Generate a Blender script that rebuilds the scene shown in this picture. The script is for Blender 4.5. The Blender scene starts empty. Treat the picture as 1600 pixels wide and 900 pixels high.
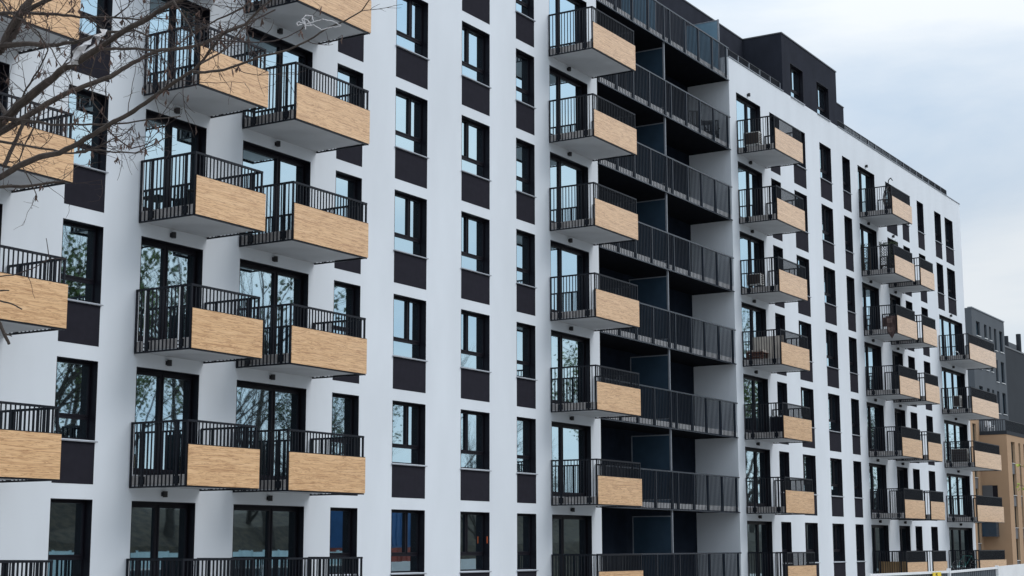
import bpy, bmesh, math, random
from mathutils import Vector, Matrix
R = math.radians
random.seed(7)
SC = bpy.context.scene
COL = SC.collection

# ------------------------------------------------------------------ camera
cam = bpy.data.cameras.new("camera")
cam.sensor_width = 36.0
cam.lens = 36.0 * 2466.8 / 1600.0
cam.clip_start = 0.1
cam.clip_end = 3000.0
cam_o = bpy.data.objects.new("camera", cam)
COL.objects.link(cam_o)
fw = Vector((0.84176986, 0.51504046, 0.16173074))
rt = Vector((0.52219915, -0.85282107, -0.0020661))
up = Vector((-0.13686326, -0.08619483, 0.98683276))
cam_o.matrix_world = Matrix(((rt.x, up.x, -fw.x, 0.0), (rt.y, up.y, -fw.y, -24.829),
                             (rt.z, up.z, -fw.z, 1.651), (0, 0, 0, 1)))
SC.camera = cam_o

# ------------------------------------------------------------------ light
SUN_DIR = Vector((0.35, -0.72, 0.72)).normalized()       # towards the sun
sun = bpy.data.lights.new("sun", 'SUN')
sun.energy = 1.3
sun.angle = R(35)
sun.color = (1.0, 0.965, 0.93)
sun_o = bpy.data.objects.new("sun", sun)
COL.objects.link(sun_o)
sun_o.rotation_euler = SUN_DIR.to_track_quat('Z', 'Y').to_euler()

world = bpy.data.worlds.new("World")
SC.world = world
world.use_nodes = True
wt = world.node_tree
wt.nodes.clear()
def wn(t, **kw):
    n = wt.nodes.new(t)
    for k, v in kw.items():
        setattr(n, k, v)
    return n
w_out = wn('ShaderNodeOutputWorld')
w_bg = wn('ShaderNodeBackground')
w_bg.inputs['Strength'].default_value = 0.1
w_sky = wn('ShaderNodeTexSky', sky_type='NISHITA')
w_sky.sun_disc = False
w_sky.sun_elevation = math.asin(SUN_DIR.z)
w_sky.sun_rotation = math.atan2(SUN_DIR.x, SUN_DIR.y)
w_tc = wn('ShaderNodeTexCoord')
w_map = wn('ShaderNodeMapping')
w_map.inputs['Scale'].default_value = (2.2, 2.2, 7.5)
w_map.inputs['Location'].default_value = (2.11, 8.96, 3.86)
w_n = wn('ShaderNodeTexNoise')
w_n.inputs['Scale'].default_value = 1.0
w_n.inputs['Detail'].default_value = 8.0
w_n.inputs['Roughness'].default_value = 0.55
w_n.inputs['Distortion'].default_value = 0.4
w_r = wn('ShaderNodeValToRGB')
w_r.color_ramp.elements[0].position = 0.36
w_r.color_ramp.elements[0].color = (0.60, 0.725, 0.87, 1)
w_r.color_ramp.elements[1].position = 0.62
w_r.color_ramp.elements[1].color = (0.91, 0.955, 0.995, 1)
w_sep = wn('ShaderNodeSeparateXYZ')
w_el = wn('ShaderNodeMapRange')            # brighter towards the zenith, as overcast skies are
w_el.inputs['From Min'].default_value = 0.2
w_el.inputs['From Max'].default_value = 1.0
w_el.inputs['To Min'].default_value = 9.2
w_el.inputs['To Max'].default_value = 22.0
w_mul = wn('ShaderNodeVectorMath', operation='SCALE')
w_mix = wn('ShaderNodeMix', data_type='RGBA')
w_mix.inputs['Factor'].default_value = 0.9
L = wt.links.new
L(w_tc.outputs['Generated'], w_map.inputs['Vector'])
L(w_map.outputs['Vector'], w_n.inputs['Vector'])
L(w_n.outputs['Fac'], w_r.inputs['Fac'])
L(w_tc.outputs['Generated'], w_sep.inputs['Vector'])
L(w_sep.outputs['Z'], w_el.inputs['Value'])
L(w_r.outputs['Color'], w_mul.inputs[0])
L(w_el.outputs['Result'], w_mul.inputs['Scale'])
L(w_sky.outputs['Color'], w_mix.inputs['A'])
L(w_mul.outputs['Vector'], w_mix.inputs['B'])
L(w_mix.outputs['Result'], w_bg.inputs['Color'])
L(w_bg.outputs['Background'], w_out.inputs['Surface'])

SC.view_settings.view_transform = 'Standard'
SC.view_settings.look = 'None'
SC.view_settings.exposure = 0.0
SC.view_settings.gamma = 1.0
SC.view_settings.use_curve_mapping = False
SC.cycles.max_bounces = 8
SC.cycles.transparent_max_bounces = 12

# ------------------------------------------------------------------ materials
def mat(name, col, rough=0.7, var=0.0, scale=(1, 1, 1), nscale=3.0, bump=0.0, bscale=60.0, metal=0.0, spec=0.5, col2=None, detail=4.0):
    m = bpy.data.materials.new(name)
    m.use_nodes = True
    nt = m.node_tree
    b = nt.nodes['Principled BSDF']
    b.inputs['Base Color'].default_value = (*col, 1)
    b.inputs['Roughness'].default_value = rough
    b.inputs['Metallic'].default_value = metal
    b.inputs['Specular IOR Level'].default_value = spec
    tc = nt.nodes.new('ShaderNodeTexCoord')
    if var > 0 or col2:
        mp = nt.nodes.new('ShaderNodeMapping')
        mp.inputs['Scale'].default_value = scale
        n = nt.nodes.new('ShaderNodeTexNoise')
        n.inputs['Scale'].default_value = nscale
        n.inputs['Detail'].default_value = detail
        cr = nt.nodes.new('ShaderNodeValToRGB')
        lo = [c * (1 - var) for c in col]
        hi = col2 if col2 else [min(1, c * (1 + var)) for c in col]
        cr.color_ramp.elements[0].position = 0.32
        cr.color_ramp.elements[0].color = (*lo, 1)
        cr.color_ramp.elements[1].position = 0.68
        cr.color_ramp.elements[1].color = (*hi, 1)
        nt.links.new(tc.outputs['Object'], mp.inputs['Vector'])
        nt.links.new(mp.outputs['Vector'], n.inputs['Vector'])
        nt.links.new(n.outputs['Fac'], cr.inputs['Fac'])
        nt.links.new(cr.outputs['Color'], b.inputs['Base Color'])
    if bump > 0:
        n2 = nt.nodes.new('ShaderNodeTexNoise')
        n2.inputs['Scale'].default_value = bscale
        n2.inputs['Detail'].default_value = 3.0
        bp = nt.nodes.new('ShaderNodeBump')
        bp.inputs['Strength'].default_value = bump
        bp.inputs['Distance'].default_value = 0.01
        nt.links.new(tc.outputs['Object'], n2.inputs['Vector'])
        nt.links.new(n2.outputs['Fac'], bp.inputs['Height'])
        nt.links.new(bp.outputs['Normal'], b.inputs['Normal'])
    return m

M = {}
M['white'] = mat('white_plaster', (0.635, 0.675, 0.72), 0.9, 0.045, (1, 1, 0.35), 0.7, 0.12, 45, spec=0.2, detail=6)
M['dark'] = mat('dark_plaster', (0.020, 0.0195, 0.0265), 0.95, 0.08, (1, 1, 1), 5, 0.15, 70, spec=0.08)
M['attic'] = mat('attic_plaster', (0.023, 0.026, 0.036), 0.95, 0.12, (1, 1, 0.5), 2, 0.15, 60, spec=0.08)
M['frame'] = mat('window_frame', (0.009, 0.0085, 0.013), 0.45, 0.1, nscale=8, spec=0.15)
M['rail'] = mat('railing_metal', (0.007, 0.009, 0.014), 0.42, 0.1, nscale=9, spec=0.22)
M['lrail'] = mat('loggia_railing_metal', (0.007, 0.011, 0.019), 0.3, 0.1, nscale=9, spec=0.3)
M['lpost'] = mat('loggia_post_metal', (0.020, 0.027, 0.039), 0.25, 0.1, nscale=9, spec=0.6)
M['sill'] = mat('sill_metal', (0.36, 0.38, 0.42), 0.35, 0.1, nscale=8, metal=0.3)
M['slab'] = mat('slab_concrete', (0.47, 0.48, 0.50), 0.9, 0.07, nscale=1.5, bump=0.1, bscale=40)
M['slabedge'] = mat('slab_edge', (0.30, 0.285, 0.28), 0.9, 0.15, nscale=5)
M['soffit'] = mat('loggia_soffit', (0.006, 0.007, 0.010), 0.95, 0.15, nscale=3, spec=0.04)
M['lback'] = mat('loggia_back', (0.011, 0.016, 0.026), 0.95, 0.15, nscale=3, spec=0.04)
M['coping'] = mat('coping_metal', (0.22, 0.24, 0.27), 0.4, 0.05, nscale=3, metal=0.3)
M['dcoping'] = mat('dark_coping', (0.05, 0.055, 0.065), 0.4, 0.05, nscale=3)
M['lamp'] = mat('lamp_black', (0.012, 0.012, 0.014), 0.5, 0.1, nscale=9)
M['post'] = mat('post_grey', (0.20, 0.22, 0.25), 0.4, 0.06, nscale=5)
M['curtain'] = mat('curtain_cloth', (0.62, 0.62, 0.62), 0.9, 0.1, (8, 8, 0.3), 3)
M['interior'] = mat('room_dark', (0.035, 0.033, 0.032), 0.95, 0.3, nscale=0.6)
M['ground'] = mat('ground_gravel', (0.36, 0.345, 0.32), 0.95, 0.25, nscale=0.6, bump=0.3, bscale=8)
M['pave'] = mat('pavement_slabs', (0.42, 0.42, 0.42), 0.9, 0.12, nscale=2)
M['asphalt'] = mat('asphalt', (0.05, 0.05, 0.052), 0.9, 0.2, nscale=3)
M['bank'] = mat('leaf_litter', (0.017, 0.012, 0.008), 0.95, 0.5, nscale=2.5, col2=(0.045, 0.034, 0.019), bump=0.6, bscale=4)
M['bark'] = mat('bark', (0.040, 0.029, 0.023), 0.9, 0.35, (1, 1, 0.5), 30, 0.5, 90)
M['twig'] = mat('twig_bark', (0.034, 0.022, 0.020), 0.9, 0.3, nscale=20)
M['pod'] = mat('dry_seed_pod', (0.075, 0.042, 0.032), 0.8, 0.4, nscale=9)
M['bark2'] = mat('grey_bark', (0.035, 0.03, 0.026), 0.9, 0.3, nscale=6)
M['leaf'] = mat('spring_leaf', (0.07, 0.11, 0.025), 0.6, 0.35, nscale=1.2)
M['leaf2'] = mat('dark_leaf', (0.035, 0.06, 0.02), 0.6, 0.35, nscale=1.2)
M['sprig'] = mat('young_leaf', (0.30, 0.34, 0.035), 0.5, 0.2, nscale=6)
M['bgrey'] = mat('grey_plaster', (0.082, 0.094, 0.108), 0.9, 0.05, nscale=0.4, bump=0.1, spec=0.2)
M['bdark'] = mat('slate_plaster', (0.026, 0.031, 0.038), 0.9, 0.08, nscale=0.3, spec=0.2)
M['btan'] = mat('tan_plaster', (0.35, 0.235, 0.15), 0.9, 0.06, nscale=0.5, bump=0.1, spec=0.2)
M['bpanel'] = mat('grey_panel', (0.10, 0.105, 0.115), 0.8, 0.08, nscale=1)
M['white_p'] = mat('white_paint', (0.75, 0.77, 0.79), 0.5, 0.05, nscale=2)
M['ac_dark'] = mat('brown_grille', (0.035, 0.024, 0.020), 0.6, 0.2, nscale=5)
M['ac_body'] = mat('ac_casing', (0.55, 0.55, 0.53), 0.5, 0.05, nscale=3)
M['corr'] = mat('zinc_sheet', (0.075, 0.092, 0.11), 0.6, 0.2, (1, 1, 0.4), 2.2)
M['yellow'] = mat('yellow_sign', (0.75, 0.56, 0.03), 0.5, 0.05, nscale=3)
M['black'] = mat('black_paint', (0.012, 0.012, 0.012), 0.5, 0.05, nscale=3)
M['brown'] = mat('brown_cloth', (0.050, 0.028, 0.026), 0.85, 0.3, nscale=4)
M['brown2'] = mat('brown_cloth_pale', (0.115, 0.075, 0.065), 0.85, 0.3, nscale=6)
M['reed'] = mat('reed_mat', (0.26, 0.17, 0.085), 0.85, 0.3, (30, 30, 1), 2)
M['pallet'] = mat('pallet_wood', (0.11, 0.048, 0.035), 0.7, 0.3, (1, 1, 4), 4)
M['cushion'] = mat('cushion', (0.50, 0.45, 0.40), 0.9, 0.1, nscale=4)
M['trellis'] = mat('trellis_wood', (0.030, 0.024, 0.020), 0.8, 0.3, nscale=4)
M['blue'] = mat('blue_paint', (0.018, 0.075, 0.19), 0.5, 0.15, nscale=1.5)
M['red'] = mat('rust_red', (0.22, 0.045, 0.03), 0.6, 0.3, nscale=1)
M['paleblue'] = mat('pale_fence', (0.40, 0.52, 0.55), 0.6, 0.12, (1, 1, 0.3), 2)
M['orange'] = mat('orange_sticker', (0.75, 0.12, 0.02), 0.5, 0.05, nscale=9)
M['plastic'] = mat('white_plastic', (0.50, 0.49, 0.50), 0.4, 0.12, nscale=30)
M['rubber'] = mat('rubber', (0.02, 0.02, 0.02), 0.7, 0.1, nscale=9)
M['steel'] = mat('bright_steel', (0.5, 0.5, 0.52), 0.3, 0.05, nscale=9, metal=0.8)
M['teal'] = mat('teal_paint', (0.03, 0.17, 0.16), 0.4, 0.1, nscale=9)

def wood_mat():
    m = bpy.data.materials.new('oak_laminate')
    m.use_nodes = True
    nt = m.node_tree
    b = nt.nodes['Principled BSDF']
    b.inputs['Roughness'].default_value = 0.30
    b.inputs['Coat Weight'].default_value = 0.7
    b.inputs['Coat Roughness'].default_value = 0.2
    tc = nt.nodes.new('ShaderNodeTexCoord')
    oi = nt.nodes.new('ShaderNodeObjectInfo')
    sc = nt.nodes.new('ShaderNodeMath'); sc.operation = 'MULTIPLY'; sc.inputs[1].default_value = 37.0
    cmb = nt.nodes.new('ShaderNodeCombineXYZ')
    add = nt.nodes.new('ShaderNodeVectorMath'); add.operation = 'ADD'
    nt.links.new(oi.outputs['Random'], sc.inputs[0])
    for k in range(3):
        nt.links.new(sc.outputs[0], cmb.inputs[k])
    nt.links.new(tc.outputs['Object'], add.inputs[0]); nt.links.new(cmb.outputs[0], add.inputs[1])
    def noise(scale, s, det, dist=0.0, rough=0.5):
        mp = nt.nodes.new('ShaderNodeMapping'); mp.inputs['Scale'].default_value = scale
        n = nt.nodes.new('ShaderNodeTexNoise'); n.inputs['Scale'].default_value = s
        n.inputs['Detail'].default_value = det; n.inputs['Distortion'].default_value = dist
        n.inputs['Roughness'].default_value = rough
        nt.links.new(add.outputs[0], mp.inputs['Vector']); nt.links.new(mp.outputs[0], n.inputs['Vector'])
        return n
    n1 = noise((0.35, 0.35, 9), 2.2, 7, 1.3, 0.62)
    n2 = noise((0.22, 0.22, 5.5), 3.2, 4, 2.2, 0.6)
    n3 = noise((4, 4, 75), 2.0, 2)
    r1 = nt.nodes.new('ShaderNodeValToRGB')
    e = r1.color_ramp.elements
    e[0].position = 0.30; e[0].color = (0.52, 0.30, 0.15, 1)
    e[1].position = 0.66; e[1].color = (0.74, 0.485, 0.27, 1)
    x = e.new(0.45); x.color = (0.68, 0.425, 0.22, 1)
    nt.links.new(n1.outputs['Fac'], r1.inputs['Fac'])
    r2 = nt.nodes.new('ShaderNodeValToRGB')
    q = r2.color_ramp.elements                      # dark vein where the noise crosses its middle value
    q[0].position = 0.455; q[0].color = (1, 1, 1, 1)
    q[1].position = 0.545; q[1].color = (1, 1, 1, 1)
    v = q.new(0.497); v.color = (0.50, 0.40, 0.32, 1)
    nt.links.new(n2.outputs['Fac'], r2.inputs['Fac'])
    r3 = nt.nodes.new('ShaderNodeValToRGB')
    r3.color_ramp.elements[0].position = 0.25; r3.color_ramp.elements[0].color = (0.86, 0.84, 0.82, 1)
    r3.color_ramp.elements[1].position = 0.55; r3.color_ramp.elements[1].color = (1, 1, 1, 1)
    nt.links.new(n3.outputs['Fac'], r3.inputs['Fac'])
    m1 = nt.nodes.new('ShaderNodeMix'); m1.data_type = 'RGBA'; m1.blend_type = 'MULTIPLY'; m1.inputs['Factor'].default_value = 1
    m2 = nt.nodes.new('ShaderNodeMix'); m2.data_type = 'RGBA'; m2.blend_type = 'MULTIPLY'; m2.inputs['Factor'].default_value = 1
    nt.links.new(r1.outputs['Color'], m1.inputs['A']); nt.links.new(r2.outputs['Color'], m1.inputs['B'])
    nt.links.new(m1.outputs['Result'], m2.inputs['A']); nt.links.new(r3.outputs['Color'], m2.inputs['B'])
    nt.links.new(m2.outputs['Result'], b.inputs['Base Color'])
    return m
M['wood'] = wood_mat()

def glass_mat(name, tint, refl, wav=0.0):
    """coated glazing: strong tinted mirror reflection, some view into the room"""
    m = bpy.data.materials.new(name)
    m.use_nodes = True
    nt = m.node_tree
    nt.nodes.clear()
    out = nt.nodes.new('ShaderNodeOutputMaterial')
    g = nt.nodes.new('ShaderNodeBsdfGlossy'); g.inputs['Color'].default_value = (*refl, 1); g.inputs['Roughness'].default_value = 0.015
    t = nt.nodes.new('ShaderNodeBsdfTransparent'); t.inputs['Color'].default_value = (*tint, 1)
    mx = nt.nodes.new('ShaderNodeMixShader')
    lw = nt.nodes.new('ShaderNodeLayerWeight'); lw.inputs['Blend'].default_value = 0.5
    mr = nt.nodes.new('ShaderNodeMapRange')
    mr.inputs['From Min'].default_value = 0.0; mr.inputs['From Max'].default_value = 0.7
    mr.inputs['To Min'].default_value = 0.7; mr.inputs['To Max'].default_value = 0.95
    nt.links.new(lw.outputs['Facing'], mr.inputs['Value'])
    nt.links.new(mr.outputs['Result'], mx.inputs['Fac'])
    nt.links.new(t.outputs[0], mx.inputs[1]); nt.links.new(g.outputs[0], mx.inputs[2])
    nt.links.new(mx.outputs[0], out.inputs['Surface'])
    tc = nt.nodes.new('ShaderNodeTexCoord')
    n = nt.nodes.new('ShaderNodeTexNoise'); n.inputs['Scale'].default_value = 1.3; n.inputs['Detail'].default_value = 1.0
    oi = nt.nodes.new('ShaderNodeObjectInfo')
    ad = nt.nodes.new('ShaderNodeVectorMath'); ad.operation = 'ADD'
    nt.links.new(tc.outputs['Object'], ad.inputs[0]); nt.links.new(oi.outputs['Location'], ad.inputs[1])
    bp = nt.nodes.new('ShaderNodeBump'); bp.inputs['Strength'].default_value = 0.04; bp.inputs['Distance'].default_value = 0.02
    nt.links.new(ad.outputs[0], n.inputs['Vector']); nt.links.new(n.outputs['Fac'], bp.inputs['Height'])
    nt.links.new(bp.outputs['Normal'], g.inputs['Normal'])
    return m
M['glass'] = glass_mat('window_glass', (0.42, 0.46, 0.46), (0.66, 0.85, 0.94))
M['screen'] = mat('screen_glass', (0.026, 0.048, 0.074), 0.22, 0.1, nscale=2, spec=0.4)
M['frost'] = mat('frosted_screen', (0.13, 0.225, 0.30), 0.3, 0.06, nscale=2)

# ------------------------------------------------------------------ mesh helpers
class MB:
    def __init__(self):
        self.v = []; self.f = []; self.mi = []; self.cur = 0
    def m(self, i):
        self.cur = i; return self
    def face(self, idx):
        self.f.append(idx); self.mi.append(self.cur)
    def box(self, x0, x1, y0, y1, z0, z1):
        n = len(self.v)
        self.v += [(x0, y0, z0), (x1, y0, z0), (x1, y1, z0), (x0, y1, z0), (x0, y0, z1), (x1, y0, z1), (x1, y1, z1), (x0, y1, z1)]
        for q in ((0, 3, 2, 1), (4, 5, 6, 7), (0, 1, 5, 4), (1, 2, 6, 5), (2, 3, 7, 6), (3, 0, 4, 7)):
            self.face(tuple(n + i for i in q))
        return self
    def hexa(self, pts):
        n = len(self.v); self.v += [tuple(p) for p in pts]
        for q in ((0, 3, 2, 1), (4, 5, 6, 7), (0, 1, 5, 4), (1, 2, 6, 5), (2, 3, 7, 6), (3, 0, 4, 7)):
            self.face(tuple(n + i for i in q))
        return self
    def quad(self, a, b, c, d):
        n = len(self.v); self.v += [tuple(a), tuple(b), tuple(c), tuple(d)]
        self.face((n, n + 1, n + 2, n + 3)); return self
    def tube(self, pts, rad, sides=6, cap=True):
        pts = [Vector(p) for p in pts]
        if not isinstance(rad, (list, tuple)):
            rad = [rad] * len(pts)
        base = len(self.v)
        prev = None
        for i, p in enumerate(pts):
            a = pts[max(i - 1, 0)]; b = pts[min(i + 1, len(pts) - 1)]
            d = (b - a)
            d = d.normalized() if d.length > 1e-9 else Vector((0, 0, 1))
            if prev is None:
                s = d.orthogonal().normalized()
            else:
                s = (prev - d * prev.dot(d))
                s = s.normalized() if s.length > 1e-6 else d.orthogonal().normalized()
            prev = s
            t = d.cross(s)
            for k in range(sides):
                an = 2 * math.pi * k / sides
                self.v.append(tuple(p + (s * math.cos(an) + t * math.sin(an)) * rad[i]))
        for i in range(len(pts) - 1):
            for k in range(sides):
                k2 = (k + 1) % sides
                self.face((base + i * sides + k, base + i * sides + k2, base + (i + 1) * sides + k2, base + (i + 1) * sides + k))
        if cap:
            self.face(tuple(base + k for k in reversed(range(sides))))
            self.face(tuple(base + (len(pts) - 1) * sides + k for k in range(sides)))
        return self
    def ring(self, c, rad, r, axis='Y', n=20, sides=5):
        c = Vector(c); pts = []
        for i in range(n + 1):
            a = 2 * math.pi * i / n
            if axis == 'Y': pts.append(c + Vector((rad * math.cos(a), 0, rad * math.sin(a))))
            elif axis == 'X': pts.append(c + Vector((0, rad * math.cos(a), rad * math.sin(a))))
            else: pts.append(c + Vector((rad * math.cos(a), rad * math.sin(a), 0)))
        return self.tube(pts, r, sides, cap=False)
    def mesh(self, name, mats):
        me = bpy.data.meshes.new(name)
        me.from_pydata(self.v, [], self.f)
        for m in mats:
            me.materials.append(m)
        if len(mats) > 1:
            me.polygons.foreach_set('material_index', self.mi)
        me.update()
        return me

ROOTLOC = {}
def link(name, me, loc, parent=None):
    """loc is a world position; parents here are never rotated unless they are placed afterwards"""
    o = bpy.data.objects.new(name, me)
    COL.objects.link(o)
    if parent is not None:
        o.parent = parent
        pl = ROOTLOC.get(parent.as_pointer(), Vector((0, 0, 0)))
        o.location = Vector(loc) - pl
    else:
        o.location = loc
    ROOTLOC[o.as_pointer()] = Vector(loc)
    return o
def thing(name, label, cat, loc, group=None, me=None):
    o = link(name, me, loc)
    o['label'] = label; o['category'] = cat
    if group: o['group'] = group
    return o
def setting(name, mb, mats, loc=(0, 0, 0), kind='structure'):
    o = link(name, mb.mesh(name, mats), loc)
    o['kind'] = kind
    return o

# ------------------------------------------------------------------ the setting
GZ = -1.0                                            # ground level
g = MB(); g.quad((-900, -900, GZ), (1800, -900, GZ), (1800, 1500, GZ), (-900, 1500, GZ))
setting('ground', g, [M['ground']])
g = MB(); g.box(-60, 260, -3.6, -2.0, GZ - 0.2, GZ + 0.03)
setting('pavement', g, [M['pave']])
g = MB(); g.quad((-300, -31.5, GZ + 0.008), (600, -31.5, GZ + 0.008), (600, -26.5, GZ + 0.008), (-300, -26.5, GZ + 0.008))
setting('road', g, [M['asphalt']])
# leaf covered bank on the far side of the road (seen mirrored in the ground-floor glass)
rb = random.Random(3)
g = MB()
nx, ny = 70, 9
prof = [(-36.5, 0.0), (-37.5, 1.4), (-39, 3.2), (-41, 4.8), (-43, 6.0), (-48, 6.6), (-54, 6.6), (-70, 4.6), (-110, 0.0)]
for i in range(nx):
    x = -60 + i * 6.5
    for j, (y, h) in enumerate(prof):
        hh = h * (0.9 + 0.25 * math.sin(x * 0.05) * math.sin(x * 0.021 + 1)) + (rb.uniform(-0.25, 0.25) if 0 < j < ny - 1 else 0)
        g.v.append((x + rb.uniform(-1, 1), y + rb.uniform(-0.4, 0.4), GZ - 0.05 + hh))
for i in range(nx - 1):
    for j in range(ny - 1):
        a = i * ny + j
        g.face((a, a + 1, a + ny + 1, a + ny))
setting('embankment', g, [M['bank']])

# ------------------------------------------------------------------ apartment building
LZ = [2.64 + 2.9 * k for k in range(8)]              # window-head height of each storey
LX0, LX1 = 46.19, 57.52                              # loggia bay
TOP = 21.36
X0, X1 = 4.0, 90.75
BR = thing('apartment_building', 'long white apartment block with oak fronted balconies and a black loggia bay',
           'apartment building', (57.0, 0.0, GZ))
def part(name, me, loc, parent=None, label=None):
    o = link(name, me, loc, parent if parent is not None else BR)
    if label: o['label'] = label
    return o

# window columns: (x0, x1, storeys, mullion position or None)
WCOL = [(22.64, 23.78, range(7), None), (31.80, 32.93, range(7), None), (34.42, 35.98, range(7), 0.61),
        (37.75, 39.30, range(7), 0.39), (40.84, 41.97, range(7), None),
        (61.75, 62.85, range(7), None), (64.42, 65.93, range(7), 0.39), (67.74, 69.24, range(7), 0.61),
        (70.76, 71.86, range(7), None), (79.70, 80.83, range(7), None), (82.37, 83.53, range(7), None),
        (85.54, 86.78, (5, 6), None), (87.52, 89.10, (5, 6), 0.5), (77.13, 78.84, (6,), None)]
# balcony columns: door x0,x1, railing x0,x1, panel x1, storeys, mullions
BCOL = [(19.07, 21.05, 19.04, 21.27, 21.32, range(7), (0.5,)),
        (24.91, 26.89, 24.79, 27.02, 27.10, range(7), (0.49,)),
        (28.17, 30.76, 28.10, 30.98, 31.01, range(7), (0.60,)),
        (42.94, 45.51, 42.86, 45.81, 45.84, range(7), (0.38,)),
        (58.21, 60.76, 58.15, 61.12, 61.18, range(7), (0.60,)),
        (72.95, 75.45, 72.92, 75.82, 75.97, range(7), (0.40,)),
        (77.13, 78.84, 76.98, 79.23, 79.30, range(6), (0.5,)),
        (85.61, 90.11, 85.27, 90.50, 90.66, range(5), (0.30, 0.62))]
FL = 2.35                                            # door height
SILL = 1.67; PB = 2.585; SLB = 2.60; SLT = 2.37; RTOP = 1.22; PTOP = 1.75; BD = 1.65

holes = []
for x0, x1, rows, mu in WCOL:
    for k in rows: holes.append((x0, x1, LZ[k] - SILL, LZ[k]))
for c in BCOL:
    for k in c[5]: holes.append((c[0], c[1], LZ[k] - FL, LZ[k]))
holes.append((LX0, LX1, GZ - 0.5, TOP))
xs = sorted(set([X0, X1] + [h[0] for h in holes] + [h[1] for h in holes]))
zs = sorted(set([GZ - 0.5, TOP] + [h[2] for h in holes] + [h[3] for h in holes]))
WT = 0.34
cell = {}
for i in range(len(xs) - 1):
    cx = (xs[i] + xs[i + 1]) / 2
    for j in range(len(zs) - 1):
        cz = (zs[j] + zs[j + 1]) / 2
        cell[i, j] = not any(h[0] < cx < h[1] and h[2] < cz < h[3] for h in holes)
w = MB()
vid = {}
def V(i, j, b):
    key = (i, j, b)
    if key not in vid:
        vid[key] = len(w.v); w.v.append((xs[i], WT if b else 0.0, zs[j]))
    return vid[key]
for i in range(len(xs) - 1):
    for j in range(len(zs) - 1):
        if not cell[i, j]: continue
        w.face((V(i, j, 0), V(i + 1, j, 0), V(i + 1, j + 1, 0), V(i, j + 1, 0)))
        w.face((V(i, j, 1), V(i, j + 1, 1), V(i + 1, j + 1, 1), V(i + 1, j, 1)))
        if not cell.get((i - 1, j)): w.face((V(i, j, 0), V(i, j + 1, 0), V(i, j + 1, 1), V(i, j, 1)))
        if not cell.get((i + 1, j)): w.face((V(i + 1, j, 0), V(i + 1, j, 1), V(i + 1, j + 1, 1), V(i + 1, j + 1, 0)))
        if not cell.get((i, j - 1)): w.face((V(i, j, 0), V(i, j, 1), V(i + 1, j, 1), V(i + 1, j, 0)))
        if not cell.get((i, j + 1)): w.face((V(i, j + 1, 0), V(i + 1, j + 1, 0), V(i + 1, j + 1, 1), V(i, j + 1, 1)))
LD = 1.84
# inner side walls of the loggia, end walls
w.box(LX1 + 0.0, LX1 + 0.3, WT + 0.002, LD + 0.2, GZ - 0.5, TOP)
w.box(LX0 - 0.3, LX0, WT + 0.002, LD + 0.2, GZ - 0.5, TOP)
w.box(X1 - 0.34, X1, WT + 0.002, 13.0, GZ - 0.5, TOP)
w.box(X0, X0 + 0.34, WT + 0.002, 13.0, GZ - 0.5, TOP)
w.box(X0 + 0.34, X1 - 0.34, 12.7, 13.0, GZ - 0.5, TOP)
part('wall', w.mesh('wall', [M['white']]), (0, 0, 0))
# roof and dark rooms behind the glass
r = MB(); r.box(X0 + 0.35, LX0 - 0.31, WT + 0.003, 12.69, TOP - 0.55, TOP - 0.3); r.box(LX1 + 0.31, X1 - 0.35, WT + 0.003, 12.69, TOP - 0.55, TOP - 0.3)
r.box(LX0 - 0.30, LX1 + 0.30, LD + 0.21, 12.69, TOP - 0.55, TOP - 0.3)
part('roof', r.mesh('roof', [M['ground']]), (0, 0, 0))
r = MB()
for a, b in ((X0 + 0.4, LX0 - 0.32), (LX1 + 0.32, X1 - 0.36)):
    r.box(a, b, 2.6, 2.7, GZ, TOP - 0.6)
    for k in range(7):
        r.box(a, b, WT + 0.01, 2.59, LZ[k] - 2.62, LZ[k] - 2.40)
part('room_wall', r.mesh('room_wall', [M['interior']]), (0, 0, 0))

# --- windows
YR = 0.20
def window_me(W, H, mull, transom=True):
    f = MB()
    t = 0.014
    f.box(0, t, -0.002, YR, 0, H); f.box(W - t, W, -0.002, YR, 0, H); f.box(t, W - t, -0.002, YR, H - t, H)
    fo = 0.045
    y0, y1 = YR, YR + 0.075
    f.box(0, fo, y0, y1, 0, H); f.box(W - fo, W, y0, y1, 0, H)
    f.box(fo, W - fo, y0, y1, 0, fo); f.box(fo, W - fo, y0, y1, H - fo, H)
    tz = 0.47 if transom else None
    if transom: f.box(fo, W - fo, y0 - 0.004, y1, tz - 0.035, tz + 0.035)
    zb = tz + 0.035 if transom else fo
    if mull:
        xm = W * mull
        f.box(xm - 0.028, xm + 0.028, y0 - 0.006, y1, zb, H - fo)
        spans = [(fo, xm - 0.028), (xm + 0.028, W - fo)]
    else:
        spans = [(fo, W - fo)]
    for (a, b) in spans:                              # opening sash
        s = 0.034
        f.box(a, a + s, y0 - 0.02, y0 + 0.05, zb, H - fo); f.box(b - s, b, y0 - 0.02, y0 + 0.05, zb, H - fo)
        f.box(a + s, b - s, y0 - 0.02, y0 + 0.05, zb, zb + s); f.box(a + s, b - s, y0 - 0.02, y0 + 0.05, H - fo - s, H - fo)
    return f, spans, zb, fo
def pane_me(W, H, mull):
    p = MB(); y = YR + 0.03
    p.box(0.03, W - 0.03, y, y + 0.02, 0.03, H - 0.03)
    return p.mesh('pane', [M['glass']])
def sill_me(W):
    s = MB(); s.hexa([(-0.03, -0.06, -0.045), (W + 0.03, -0.06, -0.045), (W + 0.03, YR - 0.004, -0.03), (-0.03, YR - 0.004, -0.03),
                      (-0.03, -0.06, -0.018), (W + 0.03, -0.06, -0.018), (W + 0.03, YR - 0.004, -0.003), (-0.03, YR - 0.004, -0.003)])
    return s.mesh('sill', [M['sill']])
rc = random.Random(11)
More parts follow.
